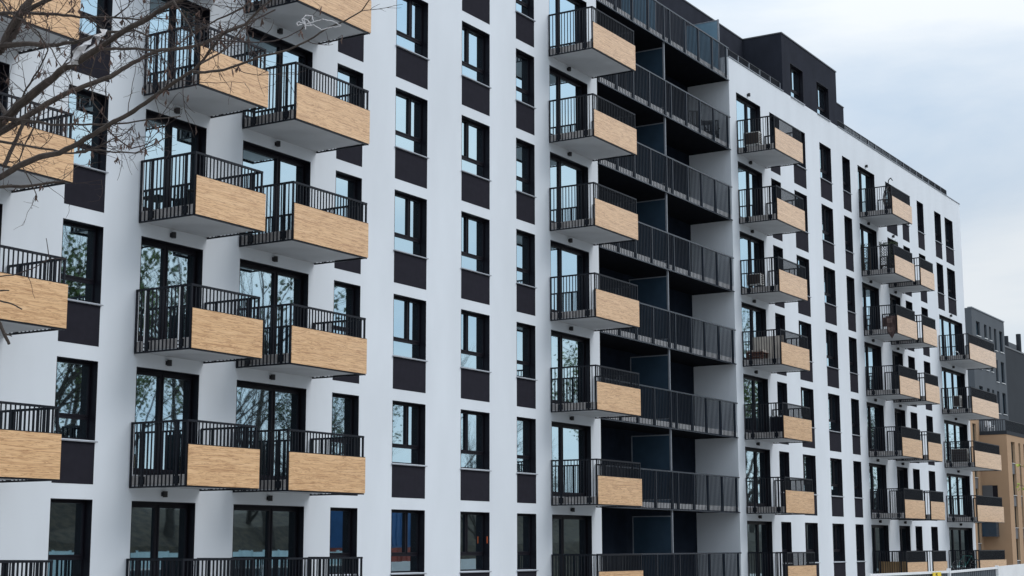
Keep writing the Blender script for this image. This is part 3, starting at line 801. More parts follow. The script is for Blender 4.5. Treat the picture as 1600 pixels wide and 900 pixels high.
# the bare tree beside the camera: trunk and limbs stand left of the view, branches reach into it
BRANCHES = [
["trunk",(6.264,-16.503,0.038,0.1169),(6.124,-16.613,1.116,0.1062),(5.999,-16.736,2.158,0.0959),(5.890,-16.850,3.088,0.0867)],
["limbA",(5.890,-16.850,3.088,0.0754),(5.854,-17.148,3.473,0.0624),(5.854,-17.456,3.777,0.0510),(5.881,-17.683,3.933,0.0438)],
["limbB",(5.890,-16.850,3.088,0.0754),(5.792,-16.679,3.746,0.0678),(5.806,-16.700,4.538,0.0587),(5.713,-16.553,5.433,0.0484),(5.725,-16.583,6.184,0.0397)],
["limbC",(5.905,-16.633,4.172,0.0506),(5.975,-17.021,4.450,0.0381),(6.075,-17.349,4.542,0.0291),(6.128,-17.510,4.569,0.0248)],
["limbD",(5.908,-16.927,3.237,0.0415),(5.743,-17.512,3.452,0.0296),(5.602,-18.091,3.592,0.0190)],
["B1",(5.881,-17.683,3.933,0.0274),(5.877,-17.841,4.019,0.0256),(5.871,-17.993,4.103,0.0238),(5.873,-18.210,4.199,0.0214),(5.873,-18.362,4.266,0.0198),(5.882,-18.508,4.306,0.0183),(5.885,-18.620,4.346,0.0171),(5.888,-18.786,4.405,0.0154),(5.896,-18.941,4.444,0.0139),(5.896,-19.001,4.468,0.0132),(5.900,-19.119,4.501,0.0120),(5.908,-19.242,4.522,0.0108),(5.916,-19.499,4.587,0.0083)],
["B1b",(5.982,-17.921,4.163,0.0164),(5.961,-18.147,4.239,0.0147),(5.935,-18.333,4.313,0.0133),(5.932,-18.474,4.329,0.0123)],
["B2",(5.881,-17.683,3.933,0.0201),(5.968,-17.737,4.002,0.0192),(6.079,-17.806,4.105,0.0179),(6.182,-17.871,4.204,0.0168),(6.295,-17.944,4.298,0.0155),(6.388,-18.007,4.355,0.0146),(6.482,-18.070,4.412,0.0136),(6.564,-18.125,4.492,0.0127),(6.637,-18.176,4.559,0.0118),(6.720,-18.234,4.616,0.0110),(6.834,-18.312,4.646,0.0098),(6.938,-18.386,4.690,0.0088),(7.033,-18.454,4.778,0.0077),(7.191,-18.570,4.886,0.0060)],
["B3",(5.602,-18.091,3.592,0.0190),(5.610,-18.180,3.611,0.0183),(5.616,-18.314,3.658,0.0173),(5.628,-18.459,3.691,0.0162),(5.645,-18.589,3.698,0.0153),(5.653,-18.716,3.731,0.0143),(5.656,-18.868,3.785,0.0132),(5.659,-18.965,3.817,0.0124),(5.663,-19.058,3.841,0.0117),(5.664,-19.177,3.884,0.0108),(5.662,-19.278,3.925,0.0101),(5.660,-19.404,3.972,0.0091),(5.661,-19.496,4.001,0.0084),(5.655,-19.556,4.032,0.0079),(5.641,-19.626,4.083,0.0073),(5.625,-19.730,4.146,0.0064),(5.631,-19.864,4.169,0.0054),(5.617,-19.959,4.223,0.0047),(5.610,-20.064,4.266,0.0039)],
["B3b",(5.524,-19.626,3.940,0.0070),(5.533,-19.697,3.928,0.0068),(5.544,-19.810,3.925,0.0063),(5.551,-19.944,3.944,0.0058),(5.555,-20.040,3.960,0.0055),(5.565,-20.188,3.966,0.0049),(5.566,-20.302,3.991,0.0045),(5.561,-20.418,4.028,0.0040),(5.562,-20.529,4.049,0.0036),(5.558,-20.623,4.076,0.0032),(5.542,-20.682,4.118,0.0029)],
["B3c",(5.539,-19.664,3.980,0.0062),(5.654,-19.686,4.063,0.0053),(5.713,-19.695,4.117,0.0048),(5.779,-19.696,4.202,0.0041),(5.862,-19.706,4.291,0.0032)],
["B4",(6.128,-17.510,4.569,0.0248),(6.165,-17.530,4.690,0.0233),(6.213,-17.566,4.814,0.0218),(6.265,-17.606,4.931,0.0203),(6.336,-17.650,5.168,0.0175)],
["B4b",(6.228,-17.560,4.827,0.0173),(6.216,-17.720,4.846,0.0155),(6.203,-17.869,4.866,0.0137),(6.175,-18.082,4.910,0.0112)],
["B4c",(6.128,-17.510,4.569,0.0191),(6.171,-17.538,4.647,0.0185),(6.202,-17.558,4.708,0.0180),(6.229,-17.559,4.820,0.0173)],
["B5",(6.338,-17.003,4.954,0.0120),(6.352,-17.223,4.922,0.0109),(6.361,-17.381,4.900,0.0100),(6.379,-17.701,4.838,0.0083),(6.389,-17.885,4.787,0.0073),(6.398,-18.164,4.739,0.0058),(6.405,-18.387,4.685,0.0047)],
["B6",(6.124,-17.512,4.599,0.0171),(6.133,-17.684,4.584,0.0153),(6.148,-17.913,4.541,0.0128),(6.155,-18.100,4.526,0.0109),(6.154,-18.240,4.536,0.0094),(6.154,-18.377,4.542,0.0079),(6.159,-18.578,4.519,0.0058),(6.164,-18.698,4.458,0.0045)],
["B7",(5.877,-18.580,4.336,0.0087),(5.874,-18.676,4.312,0.0082),(5.867,-18.832,4.287,0.0073),(5.857,-19.049,4.237,0.0061),(5.838,-19.311,4.197,0.0047),(5.811,-19.475,4.216,0.0038),(5.802,-19.579,4.196,0.0032)],
["B8",(5.768,-17.873,3.890,0.0080),(5.781,-17.962,3.877,0.0076),(5.812,-18.156,3.831,0.0066),(5.849,-18.399,3.767,0.0054),(5.867,-18.542,3.755,0.0047),(5.873,-18.706,3.794,0.0039),(5.877,-18.804,3.817,0.0034)],
["B9",(5.831,-18.516,3.755,0.0052),(5.828,-18.636,3.748,0.0047),(5.826,-18.800,3.712,0.0041),(5.822,-18.959,3.686,0.0036),(5.808,-19.080,3.705,0.0031),(5.790,-19.218,3.729,0.0026)],
["B9b",(5.693,-18.885,3.792,0.0042),(5.695,-18.988,3.713,0.0036),(5.697,-19.056,3.670,0.0032),(5.696,-19.146,3.674,0.0028),(5.689,-19.237,3.697,0.0024)],
["B10",(5.653,-17.980,3.591,0.0096),(5.752,-18.015,3.606,0.0091),(5.900,-18.071,3.632,0.0083),(6.003,-18.112,3.665,0.0077),(6.094,-18.150,3.690,0.0072)],
["B11",(5.834,-17.836,4.047,0.0090),(5.864,-18.086,3.995,0.0078),(5.893,-18.340,3.943,0.0065),(5.911,-18.529,3.924,0.0056),(5.927,-18.716,3.904,0.0047),(5.939,-18.916,3.899,0.0038),(5.953,-19.146,3.887,0.0027)],
["B12",(5.971,-17.583,3.149,0.0146),(5.975,-17.697,2.992,0.0123),(5.986,-17.797,2.891,0.0106),(5.985,-17.845,2.819,0.0096),(5.986,-17.879,2.773,0.0089)],
["B12b",(5.964,-17.859,2.826,0.0054),(5.957,-17.909,2.818,0.0042),(5.953,-17.934,2.809,0.0035)],
["B13",(5.936,-17.687,3.039,0.0054),(5.933,-17.849,3.011,0.0049),(5.932,-17.952,2.984,0.0045),(5.929,-18.034,2.949,0.0042)],
["B14",(5.948,-17.722,3.089,0.0054),(5.947,-17.829,3.072,0.0043),(5.945,-17.904,3.066,0.0036)],
["B15",(5.890,-17.838,3.143,0.0036),(5.893,-17.990,3.137,0.0033),(5.889,-18.145,3.158,0.0030),(5.878,-18.290,3.195,0.0027),(5.879,-18.417,3.187,0.0024)],
["B15b",(5.902,-18.264,3.202,0.0031),(5.891,-18.262,3.253,0.0027),(5.877,-18.259,3.315,0.0021)],
["B16",(5.899,-17.957,4.093,0.0063),(5.868,-18.048,4.183,0.0056),(5.848,-18.167,4.270,0.0048),(5.818,-18.270,4.362,0.0041),(5.739,-18.276,4.442,0.0034),(5.646,-18.252,4.492,0.0028)],
["B17",(6.216,-17.381,4.938,0.0058),(6.148,-17.581,4.792,0.0053),(6.086,-17.796,4.672,0.0048),(5.995,-18.041,4.495,0.0041),(5.853,-18.365,4.239,0.0032),(5.722,-18.616,4.022,0.0026)],
["B18",(5.967,-18.068,4.093,0.0054),(5.866,-18.027,3.780,0.0038),(5.887,-18.145,3.588,0.0028),(5.888,-18.160,3.557,0.0026)],
["B19",(5.848,-19.164,4.491,0.0050),(5.822,-19.261,4.388,0.0042),(5.792,-19.351,4.284,0.0034),(5.740,-19.457,4.132,0.0023)],
["B20",(6.139,-19.460,4.541,0.0051),(6.103,-19.426,4.476,0.0048),(6.009,-19.335,4.402,0.0043),(5.916,-19.244,4.314,0.0037),(5.828,-19.160,4.207,0.0031),(5.742,-19.078,4.155,0.0027)],
["B21",(6.386,-18.177,4.733,0.0047),(6.381,-18.294,4.777,0.0036),(6.351,-18.346,4.836,0.0028)],
["B22",(6.024,-18.326,4.619,0.0047),(6.056,-18.459,4.507,0.0042),(6.067,-18.506,4.457,0.0041),(5.995,-18.456,4.353,0.0037),(5.958,-18.454,4.215,0.0033),(5.947,-18.499,4.060,0.0028),(5.968,-18.605,3.941,0.0024)],
["B23",(5.980,-17.879,4.041,0.0146),(6.014,-17.729,4.116,0.0133),(6.079,-17.533,4.277,0.0113)],
["B24",(5.836,-17.940,3.749,0.0125),(5.904,-17.925,3.876,0.0118),(5.994,-17.905,4.048,0.0109)],
["B26",(5.558,-19.730,4.094,0.0041),(5.547,-19.884,4.055,0.0036),(5.537,-20.014,4.026,0.0032),(5.524,-20.135,4.008,0.0028),(5.510,-20.232,4.009,0.0025),(5.482,-20.361,4.028,0.0021)],
["B25",(6.062,-19.682,4.406,0.0042),(5.973,-19.630,4.338,0.0035),(5.925,-19.610,4.266,0.0031),(5.910,-19.647,4.163,0.0026),(5.916,-19.729,4.083,0.0021)]]

bt = thing('bare_tree', 'bare winter tree with brown twigs and dangling seed pods in front of the left balconies', 'tree', (2.0, -19.6, GZ))
rng = random.Random(4)
limb = MB(); tw = MB(); pods = MB()
def pod(p):
    for _ in range(rng.randint(1, 3)):
        l = rng.uniform(0.018, 0.034); w = rng.uniform(0.003, 0.0055)
        d = Vector((rng.uniform(-0.4, 0.4), rng.uniform(-0.4, 0.4), -1)).normalized()
        a = p + d * 0.015
        pods.tube([p, a, a + d * l * 0.5 + Vector((rng.uniform(-.008, .008), rng.uniform(-.008, .008), 0)), a + d * l], [0.001, w * 0.7, w, 0.0012], 4, cap=False)
def twig(p, d, length, rad, depth):
    n = 5; pts = [p]; dd = d.copy(); q = p.copy()
    for i in range(n):
        dd = (dd + Vector((rng.uniform(-1, 1), rng.uniform(-1, 1), rng.uniform(-1, 1.1))) * 0.24).normalized()
        q = q + dd * length / n; pts.append(q.copy())
    tw.tube(pts, [rad * (1 - 0.5 * i / n) for i in range(n + 1)], 4, cap=False)
    if depth > 0:
        for i in range(1, n + 1):
            if rng.random() < 0.62:
                s = Vector((rng.uniform(-1, 1), rng.uniform(-1, 1), rng.uniform(-1, 1))).normalized()
                twig(pts[i], (dd * 0.7 + s * 0.9).normalized(), length * rng.uniform(0.25, 0.55), rad * 0.7, depth - 1)
    elif rng.random() < 0.10:
        pod(pts[-1])
DENS = {'limbC': 10, 'B4c': 6, 'B23': 5, 'B24': 6, 'B1': 30, 'B2': 25, 'B3': 17, 'B4': 12, 'B5': 20, 'B6': 21, 'B7': 13, 'B8': 10, 'B9': 9, 'B9b': 4, 'B11': 15, 'B10': 3, 'B3b': 4,
        'B16': 8, 'B17': 9, 'B18': 6, 'B20': 8, 'B19': 5, 'B22': 8, 'B25': 4, 'B26': 2, 'B4b': 6, 'B15': 1, 'B3c': 5, 'B21': 4, 'B13': 0}
for br in BRANCHES:
    nm = br[0]; pts = [Vector(b[:3]) for b in br[1:]]; rr = [b[3] for b in br[1:]]
    fp, fr = [], []                                    # refine with a little natural crookedness
    for i in range(len(pts) - 1):
        sl = (pts[i + 1] - pts[i]).length
        for s in range(3):
            t_ = s / 3
            j = 0.012 * sl if s else 0
            fp.append(pts[i].lerp(pts[i + 1], t_) + Vector((rng.gauss(0, 1), rng.gauss(0, 1), rng.gauss(0, 1))) * j)
            fr.append((rr[i] + (rr[i + 1] - rr[i]) * t_) * rng.uniform(0.92, 1.1))
    fp.append(pts[-1]); fr.append(rr[-1])
    (limb if rr[0] > 0.0042 else tw).tube(fp, fr, 8 if rr[0] > 0.02 else 6)
    for _ in range(DENS.get(nm, 0)):
        i = rng.randint(1, len(fp) - 2); d = (fp[i + 1] - fp[i]).normalized()
        s = Vector((rng.uniform(-1, 1), rng.uniform(-1, 1), rng.uniform(-0.8, 1))).normalized()
        twig(fp[i], (d * 0.8 + s).normalized(), rng.uniform(0.10, 0.34), min(0.0023, fr[i] * 0.6), 2 if rng.random() < 0.35 else 1)
        if rng.random() < 0.30: pod(fp[i])
LIMB = {b[0]: b for b in BRANCHES}
for nm, k, d, ln in (('limbB', 5, (-0.6, 0.75, 0.6), 1.1), ('limbB', 4, (-0.75, 0.3, 0.7), 1.2), ('limbB', 3, (-0.8, 0.6, 0.25), 1.0), ('trunk', 4, (-0.7, 0.5, 0.55), 1.3), ('trunk', 3, (-0.9, -0.1, 0.45), 1.1)):
    p = LIMB[nm][k][:3]
    grow(rng, limb, pods, Vector(p), Vector(d).normalized(), ln, 0.035, 4, 0, 0.45)
part('trunk', limb.mesh('trunk', [M['bark']]), (0, 0, 0), bt)
part('twigs', tw.mesh('twigs', [M['twig']]), (0, 0, 0), bt)
part('seed_pods', pods.mesh('seed_pods', [M['pod']]), (0, 0, 0), bt)['kind'] = 'stuff'  # dangling seed pods, merged into a single mesh

s = MB()
def curl(pts, r):
    P_ = [Vector(p) for p in pts]; out = []
    for i in range(len(P_) - 1):
        for k in range(6):
            t_ = k / 6; p = P_[i].lerp(P_[i + 1], t_)
            out.append(p + Vector((rng.gauss(0, .0012), rng.gauss(0, .0012), rng.gauss(0, .0012))))
    out.append(P_[-1]); s.tube(out, r, 5)
curl([(5.479, -20.359, 4.037), (5.500, -20.39, 4.049), (5.520, -20.425, 4.062), (5.535, -20.457, 4.054), (5.552, -20.48, 4.045), (5.566, -20.5, 4.03), (5.54, -20.454, 4.022), (5.52, -20.421, 4.012), (5.499, -20.392, 4.034), (5.479, -20.359, 4.030)], 0.0022)
curl([(5.479, -20.359, 4.037), (5.470, -20.345, 4.060), (5.480, -20.362, 4.082), (5.496, -20.385, 4.078), (5.500, -20.39, 4.05), (5.485, -20.365, 4.04)], 0.0024)
curl([(5.479, -20.359, 4.037), (5.466, -20.335, 4.050), (5.458, -20.325, 4.044), (5.461, -20.33, 4.030), (5.470, -20.345, 4.036)], 0.0024)
curl([(5.482, -20.36, 4.03), (5.476, -20.352, 4.065), (5.488, -20.37, 4.055), (5.492, -20.38, 4.035)], 0.0026)
s.tube([(5.479, -20.359, 4.034), (5.480, -20.36, 4.012)], [0.004, 0.002], 5)
thing('string_tangle', 'tangle of white string caught on a twig tip in front of a balcony underside', 'string', (0, 0, 0), me=s.mesh('string_tangle', [M['plastic']]))
# torn plastic caught in the crotch of the thick branch
s = MB(); C0 = Vector((5.885, -18.51, 4.36)); n = 7
grid = []
for i in range(n):
    for j in range(n):
        u, v = i / (n - 1) - 0.5, j / (n - 1) - 0.5
        s.v.append(tuple(C0 + Vector((0.522, -0.853, 0)) * (u * 0.19 * (1 - 0.5 * abs(v)) + v * 0.05) + Vector((0, 0, 1)) * (v * 0.13 + u * 0.10) + Vector((0.85, 0.5, 0)) * (0.03 * math.sin(u * 9) * math.cos(v * 7)) + Vector((rng.gauss(0, .006), rng.gauss(0, .006), rng.gauss(0, .006)))))
for i in range(n - 1):
    for j in range(n - 1):
        if rng.random() < 0.85:
            s.face((i * n + j, i * n + j + 1, (i + 1) * n + j + 1, (i + 1) * n + j))
thing('torn_bag', 'torn scrap of white plastic bag snagged on the thickest bare branch', 'plastic bag', (0, 0, 0), me=s.mesh('torn_bag', [M['plastic']]))

# young tree at the right edge, only leaf tips reach into the view
yt = thing('young_tree', 'young tree whose yellow green leaves poke in before the tan building', 'tree', (31.3, -18.4, GZ))
tr = MB(); lf = MB(); rng = random.Random(12)
tr.tube([(31.3, -18.4, GZ), (31.28, -18.38, 1.2), (31.35, -18.45, 3.0), (31.3, -18.4, 5.2)], [0.05, 0.042, 0.03, 0.008], 7)
for b in range(26):
    z = rng.uniform(1.9, 5.0); an = rng.uniform(0, 6.28); l = rng.uniform(0.5, 1.0) * (1.2 - (z - 1.9) * 0.2)
    a = Vector((31.3, -18.4, z)); e = a + Vector((math.cos(an) * l, math.sin(an) * l, rng.uniform(0.1, 0.5)))
    if b < 3:
        e = Vector([(30.70, -17.28, 3.16), (30.74, -17.26, 2.80), (30.80, -17.3, 2.72)][b]); a = Vector((31.3, -18.4, (2.7, 2.3, 2.3)[b]))
    mid = a.lerp(e, 0.5) + Vector((0, 0, 0.05)); tr.tube([a, mid, e], [0.012, 0.008, 0.004], 5)
    for _ in range(22):
        t_ = rng.uniform(0.35, 1.03); c = (a.lerp(mid, t_ * 2) if t_ < 0.5 else mid.lerp(e, t_ * 2 - 1))
        d = Vector((rng.uniform(-1, 1), rng.uniform(-1, 1), rng.uniform(-0.6, 0.6))).normalized(); ll = rng.uniform(0.07, 0.12); w_ = d.orthogonal().normalized() * ll * 0.32
        lf.quad(c, c + d * ll * 0.5 + w_, c + d * ll, c + d * ll * 0.5 - w_)
part('trunk', tr.mesh('trunk', [M['bark']]), (31.3, -18.4, GZ) if False else (0, 0, 0), yt)
part('crown', lf.mesh('crown', [M['sprig']]), (0, 0, 0), yt)

# ------------------------------------------------------------------ site fence
def fence_panel(x0, x1, za, zb, label, mname, ribs):
    o = thing('site_fence_panel', label, 'fence', ((x0 + x1) / 2, -12.0, GZ), 'site fence panels in front of the block')
    f = MB(); y = -12.0
    if ribs:
        n = int((x1 - x0 - 0.16) / 0.10)
        top = lambda x: za + (zb - za) * (x - x0) / (x1 - x0) - 0.06
        for i in range(n):
            a = x0 + 0.08 + 0.10 * i; h = top(a); d = 0.018 if i % 2 else 0.0
            f.hexa([(a, y - d, GZ + 0.1), (a + 0.10, y - d, GZ + 0.1), (a + 0.10, y - d + 0.02, GZ + 0.1), (a, y - d + 0.02, GZ + 0.1),
                    (a, y - d, h), (a + 0.10, y - d, h), (a + 0.10, y - d + 0.02, h), (a, y - d + 0.02, h)])
    else:
        f.hexa([(x0 + 0.03, y - 0.02, GZ + 0.05), (x1, y - 0.02, GZ + 0.05), (x1, y + 0.02, GZ + 0.05), (x0 + 0.03, y + 0.02, GZ + 0.05),
                (x0 + 0.03, y - 0.02, za), (x1, y - 0.02, zb), (x1, y + 0.02, zb), (x0 + 0.03, y + 0.02, za)])
    part('sheet', f.mesh('sheet', [M[mname]]), (0, 0, 0), o)
    if ribs:
        r = MB()
        r.hexa([(x0, y - 0.045, za - 0.06), (x1, y - 0.045, zb - 0.06), (x1, y + 0.035, zb - 0.06), (x0, y + 0.035, za - 0.06),
                (x0, y - 0.045, za), (x1, y - 0.045, zb), (x1, y + 0.035, zb), (x0, y + 0.035, za)])
        part('top_rail', r.mesh('top_rail', [M['white_p']]), (0, 0, 0), o)
    p = MB().box(x0 - 0.03, x0 + 0.03, y - 0.06, y + 0.04, GZ - 0.2, max(za, zb) + (0.02 if ribs else -0.1))
    part('post', p.mesh('post', [M['white_p']]), (0, 0, 0), o)
    return o
fence_panel(37.36, 43.94, 0.985, 0.975, 'grey ribbed fence panel with white top rail carrying the yellow sign', 'corr', True)
fence_panel(43.98, 48.99, 0.965, 1.02, 'grey ribbed fence panel between the white post and the smooth white panel', 'corr', True)
fence_panel(49.03, 58.0, 1.03, 1.16, 'smooth white fence panel at the right end of the grey fence', 'white_p', False)
sg = thing('site_sign', 'small yellow sign with black letters on the grey ribbed fence', 'sign', (42.3, -12.1, 0.55))
part('board', MB().box(42.23, 42.96, -12.10, -12.085, 0.40, 0.95).mesh('board', [M['yellow']]), (0, 0, 0), sg)
tc = bpy.data.curves.new('lettering', 'FONT'); tc.body = 'PLC'; tc.size = 0.095; tc.extrude = 0.003; tc.align_x = 'CENTER'
to = bpy.data.objects.new('lettering', tc); COL.objects.link(to)
dg = bpy.context.evaluated_depsgraph_get(); tm = bpy.data.meshes.new_from_object(to.evaluated_get(dg)); tm.name = 'lettering'
bpy.data.objects.remove(to); tm.materials.clear(); tm.materials.append(M['black'])
lo = part('lettering', tm, (42.55, -12.104, 0.862), sg); lo.rotation_euler = (R(90), 0, 0)

# ------------------------------------------------------------------ things standing on the balconies
def ac_unit(x, k, label, grid=False, y0=-0.14, y1=-0.80, z=0.15, h=0.54):
    zf = F(k)
    o = thing('air_conditioner', label, 'air conditioner', (x + 0.17, (y0 + y1) / 2, zf), 'air conditioners on the balconies')
    part('casing', MB().box(x, x + 0.33, y1, y0, zf + z, zf + z + h).mesh('casing', [M['ac_body']]), (0, 0, 0), o)
    gr = MB().box(x - 0.012, x - 0.001, y1 + 0.03, y0 - 0.03, zf + z + 0.04, zf + z + h - 0.03)
    if grid:
        gr.m(1)
        for i in range(1, 7): yy = y1 + 0.03 + (y0 - y1 - 0.06) * i / 7; gr.box(x - 0.02, x - 0.0125, yy - 0.008, yy + 0.008, zf + z + 0.05, zf + z + h - 0.04)
        for i in range(1, 5): zz = zf + z + h * i / 5; gr.box(x - 0.028, x - 0.0205, y1 + 0.04, y0 - 0.04, zz - 0.008, zz + 0.008)
    part('grille', gr.mesh('grille', [M['ac_dark'], M['bpanel']]), (0, 0, 0), o)
    lv = MB()
    for i in range(6): lv.box(x + 0.04, x + 0.29, y1 - 0.012, y1 - 0.001, zf + z + 0.05 + i * 0.075, zf + z + 0.09 + i * 0.075)
    part('louvres', lv.mesh('louvres', [M['ac_dark']]), (0, 0, 0), o)
    for yy in (y1 + 0.08, y0 - 0.12):
        part('foot', MB().box(x + 0.02, x + 0.31, yy, yy + 0.05, zf, zf + z - 0.001).mesh('foot', [M['rubber']]), (0, 0, 0), o)
ac_unit(58.56, 6, 'pale air conditioner with brown grille on the topmost balcony right of the black loggia')
ac_unit(58.78, 4, 'pale air conditioner with brown grille two balconies below the topmost, right of the loggia', y0=-0.03, y1=-0.62, z=0.2, h=0.46)
ac_unit(86.0, 2, 'wide air conditioner with dark gridded front on a balcony at the far right corner', True, -0.2, -1.08, 0.03, 0.75)
ac_unit(86.5, 3, 'narrow white air conditioner on the corner balcony above the wide gridded one', False, -0.30, -0.68, 0.2, 0.62)

def simple(name, label, cat, loc, parts, group=None):
    o = thing(name, label, cat, loc, group)
    for pn, mb, mats in parts: part(pn, mb.mesh(pn, mats), (0, 0, 0), o)
    return o
zf = F(3)
leg = lambda x, y, z0, z1: MB().box(x, x + 0.06, y, y + 0.06, z0, z1)
seat = MB()
for i in range(5): seat.box(58.5 + 0.0, 59.1, -0.75 + i * 0.15, -0.65 + i * 0.15, zf + 0.30, zf + 0.325)
for i in range(3): seat.box(58.46, 58.499, -0.76, 0.0 - 0.03, zf + 0.08 + i * 0.1, zf + 0.14 + i * 0.1)
back = MB().box(59.15, 59.18, -1.35, -0.06, zf + 0.1, zf + 1.02)
simple('pallet_bench', 'reddish pallet bench with a pale backing board on the balcony under the lower air conditioner', 'bench', (58.8, -0.4, zf),
       [('seat', seat, [M['pallet']]), ('backrest', back, [M['cushion']]), ('cushion', MB().box(58.5, 59.1, -0.74, -0.05, zf + 0.33, zf + 0.42), [M['cushion']])] +
       [('leg', leg(x, y, zf, zf + 0.299), [M['pallet']]) for x in (58.52, 59.0) for y in (-0.72, -0.1)])
zf = F(2)
simple('storage_cabinet', 'grey storage cabinet in the outer corner of a balcony below the pallet bench', 'cabinet', (60.8, -0.4, zf),
       [('body', MB().box(60.6, 60.98, -0.72, -0.10, zf + 0.05, zf + 0.80), [M['bpanel']]), ('top', MB().box(60.57, 61.0, -0.75, -0.07, zf + 0.801, zf + 0.83), [M['ac_body']]),
        ('door', MB().box(60.585, 60.599, -0.69, -0.42, zf + 0.10, zf + 0.77), [M['frame']]), ('door', MB().box(60.585, 60.599, -0.40, -0.13, zf + 0.10, zf + 0.77), [M['frame']])] +
       [('foot', MB().box(a, a + 0.05, b, b + 0.05, zf, zf + 0.049), [M['rubber']]) for a in (60.62, 60.9) for b in (-0.70, -0.16)])
# hanging chair
zf = F(6)
arc = MB(); pts = []
for i in range(13):
    a = i / 12; pts.append((75.25 - 0.25 * a, -0.95 + 0.55 * math.sin(a * 1.2) - 0.3 * a, zf + 0.03 + 2.0 * math.sin(a * 1.75) / math.sin(1.75) * (1.0 if a < 0.9 else 0.985)))
arc.tube([(74.8, -1.1, zf + 0.03), (75.25, -0.95, zf + 0.04), (75.33, -0.80, zf + 0.9), (75.3, -0.72, zf + 1.6), (75.2, -0.8, zf + 1.95), (75.0, -0.98, zf + 2.0), (74.95, -1.08, zf + 1.85)], 0.025, 8)
arc.ring((75.0, -0.85, zf + 0.02), 0.45, 0.02, 'Z', 24, 6)
bas = MB()
for i in range(10):
    a = math.pi * i / 10
    bas.tube([(74.95 + 0.38 * math.cos(a) * math.sin(t_), -0.95 + 0.36 * math.sin(a) * math.sin(t_), zf + 0.95 - 0.62 * math.cos(t_ + math.pi)) for t_ in [math.pi * j / 12 for j in range(13)]], 0.012, 5)
for zz, rr in ((0.45, 0.24), (0.7, 0.35), (0.95, 0.38), (1.2, 0.34)): bas.ring((74.95, -0.95, zf + zz), rr, 0.012, 'Z', 20, 5)
simple('hanging_chair', 'dark egg shaped hanging chair on a curved stand on a top balcony', 'hanging chair', (75.0, -0.9, zf),
       [('stand', arc, [M['black']]), ('basket', bas, [M['ac_dark']]), ('cushion', MB().box(74.72, 75.18, -1.18, -0.72, zf + 0.40, zf + 0.55), [M['dark']])])
# trellises with climbing greenery
def trellis(x, ya, yb, k, h, label, plant):
    zf = F(k); tm = MB(); n = 7
    tm.box(x - 0.015, x + 0.015, ya, ya + 0.04, zf, zf + h); tm.box(x - 0.015, x + 0.015, yb - 0.04, yb, zf, zf + h)
    W = yb - ya; m = int(round((h + W) / 0.13))
    for i in range(m):
        t0 = i * 0.13
        a = (ya + max(0, t0 - h), zf + min(t0, h)); b = (ya + min(W, t0), zf + max(0, t0 - W))
        if b[0] - a[0] < 0.02: continue
        tm.tube([(x - 0.006, a[0], a[1]), (x - 0.006, b[0], b[1])], 0.011, 4)
        tm.tube([(x + 0.006, ya + yb - a[0], a[1]), (x + 0.006, ya + yb - b[0], b[1])], 0.011, 4)
    parts = [('lattice', tm, [M['trellis']])]
    if plant:
        pl = MB(); rg = random.Random(5)
        for _ in range(520):
            c = Vector((x + rg.gauss(-0.02, 0.05), rg.uniform(ya - 0.12, yb + 0.05), zf + h + rg.gauss(0.02, 0.06)))
            if rg.random() < 0.4: c.z -= rg.uniform(0, 0.9)
            d = Vector((rg.uniform(-1, 1), rg.uniform(-1, 1), rg.uniform(-1, 1))).normalized() * rg.uniform(0.03, 0.05); e = d.orthogonal().normalized() * 0.02
            pl.quad(c - d, c + e, c + d, c - e)
        parts += [('foliage', pl, [M['leaf2']]), ('planter', MB().box(x - 0.1, x + 0.1, ya + 0.05, yb - 0.05, zf, zf + 0.25), [M['cushion']])]
    simple('trellis', label, 'trellis', (x, (ya + yb) / 2, zf), parts, 'lattice trellises on the planted balcony')
trellis(75.3, -0.95, -0.2, 5, 1.65, 'dark lattice trellis grown over with leaves at the outer end of its balcony', True)
trellis(73.1, -0.42, -0.04, 5, 1.35, 'narrow bare lattice trellis beside the door of the planted balcony', False)
zf = F(5)
sh = MB()
for i in range(3): sh.box(75.0, 75.25, -0.9, -0.25, zf + 0.15 + i * 0.2, zf + 0.17 + i * 0.2)
simple('plant_shelf', 'low dark shelf below the leafy trellis', 'shelf', (75.1, -0.6, zf),
       [('board', sh, [M['trellis']])] + [('leg', MB().box(a, a + 0.03, b, b + 0.03, zf, zf + 0.6), [M['trellis']]) for a in (74.965, 75.255) for b in (-0.9, -0.28)])
# brown cloth hung over the side railing, tapering to a point
zf = F(4); cl = MB(); n = 11; X = 72.89
cols = 9
for i in range(n):
    v = i / (n - 1); z = 12.46 - 1.08 * v
    hw = 0.24 * (1.0 if v < 0.62 else max(0.03, 1 - ((v - 0.62) / 0.38) ** 1.3)); yc = -1.38 - 0.02 * v
    for j in range(cols):
        u = j / (cols - 1) * 2 - 1
        cl.v.append((X - 0.02 - 0.035 * math.cos(u * 7 + v * 3) - 0.02 * math.sin(v * 9), yc + u * hw, z))
for i in range(n - 1):
    for j in range(cols - 1):
        cl.m(1 if (i in (1, 2, 5, 6) and j in (3, 4, 5, 6)) else 0).face((i * cols + j, i * cols + j + 1, (i + 1) * cols + j + 1, (i + 1) * cols + j))
cl.m(0).box(X + 0.06, X + 0.075, -1.6, -0.92, 11.98, 12.42)
thing('hanging_cloth', 'dark brown pointed cloth hanging over the side of a balcony', 'cloth', (0, 0, 0), me=cl.mesh('hanging_cloth', [M['brown'], M['brown2']]))
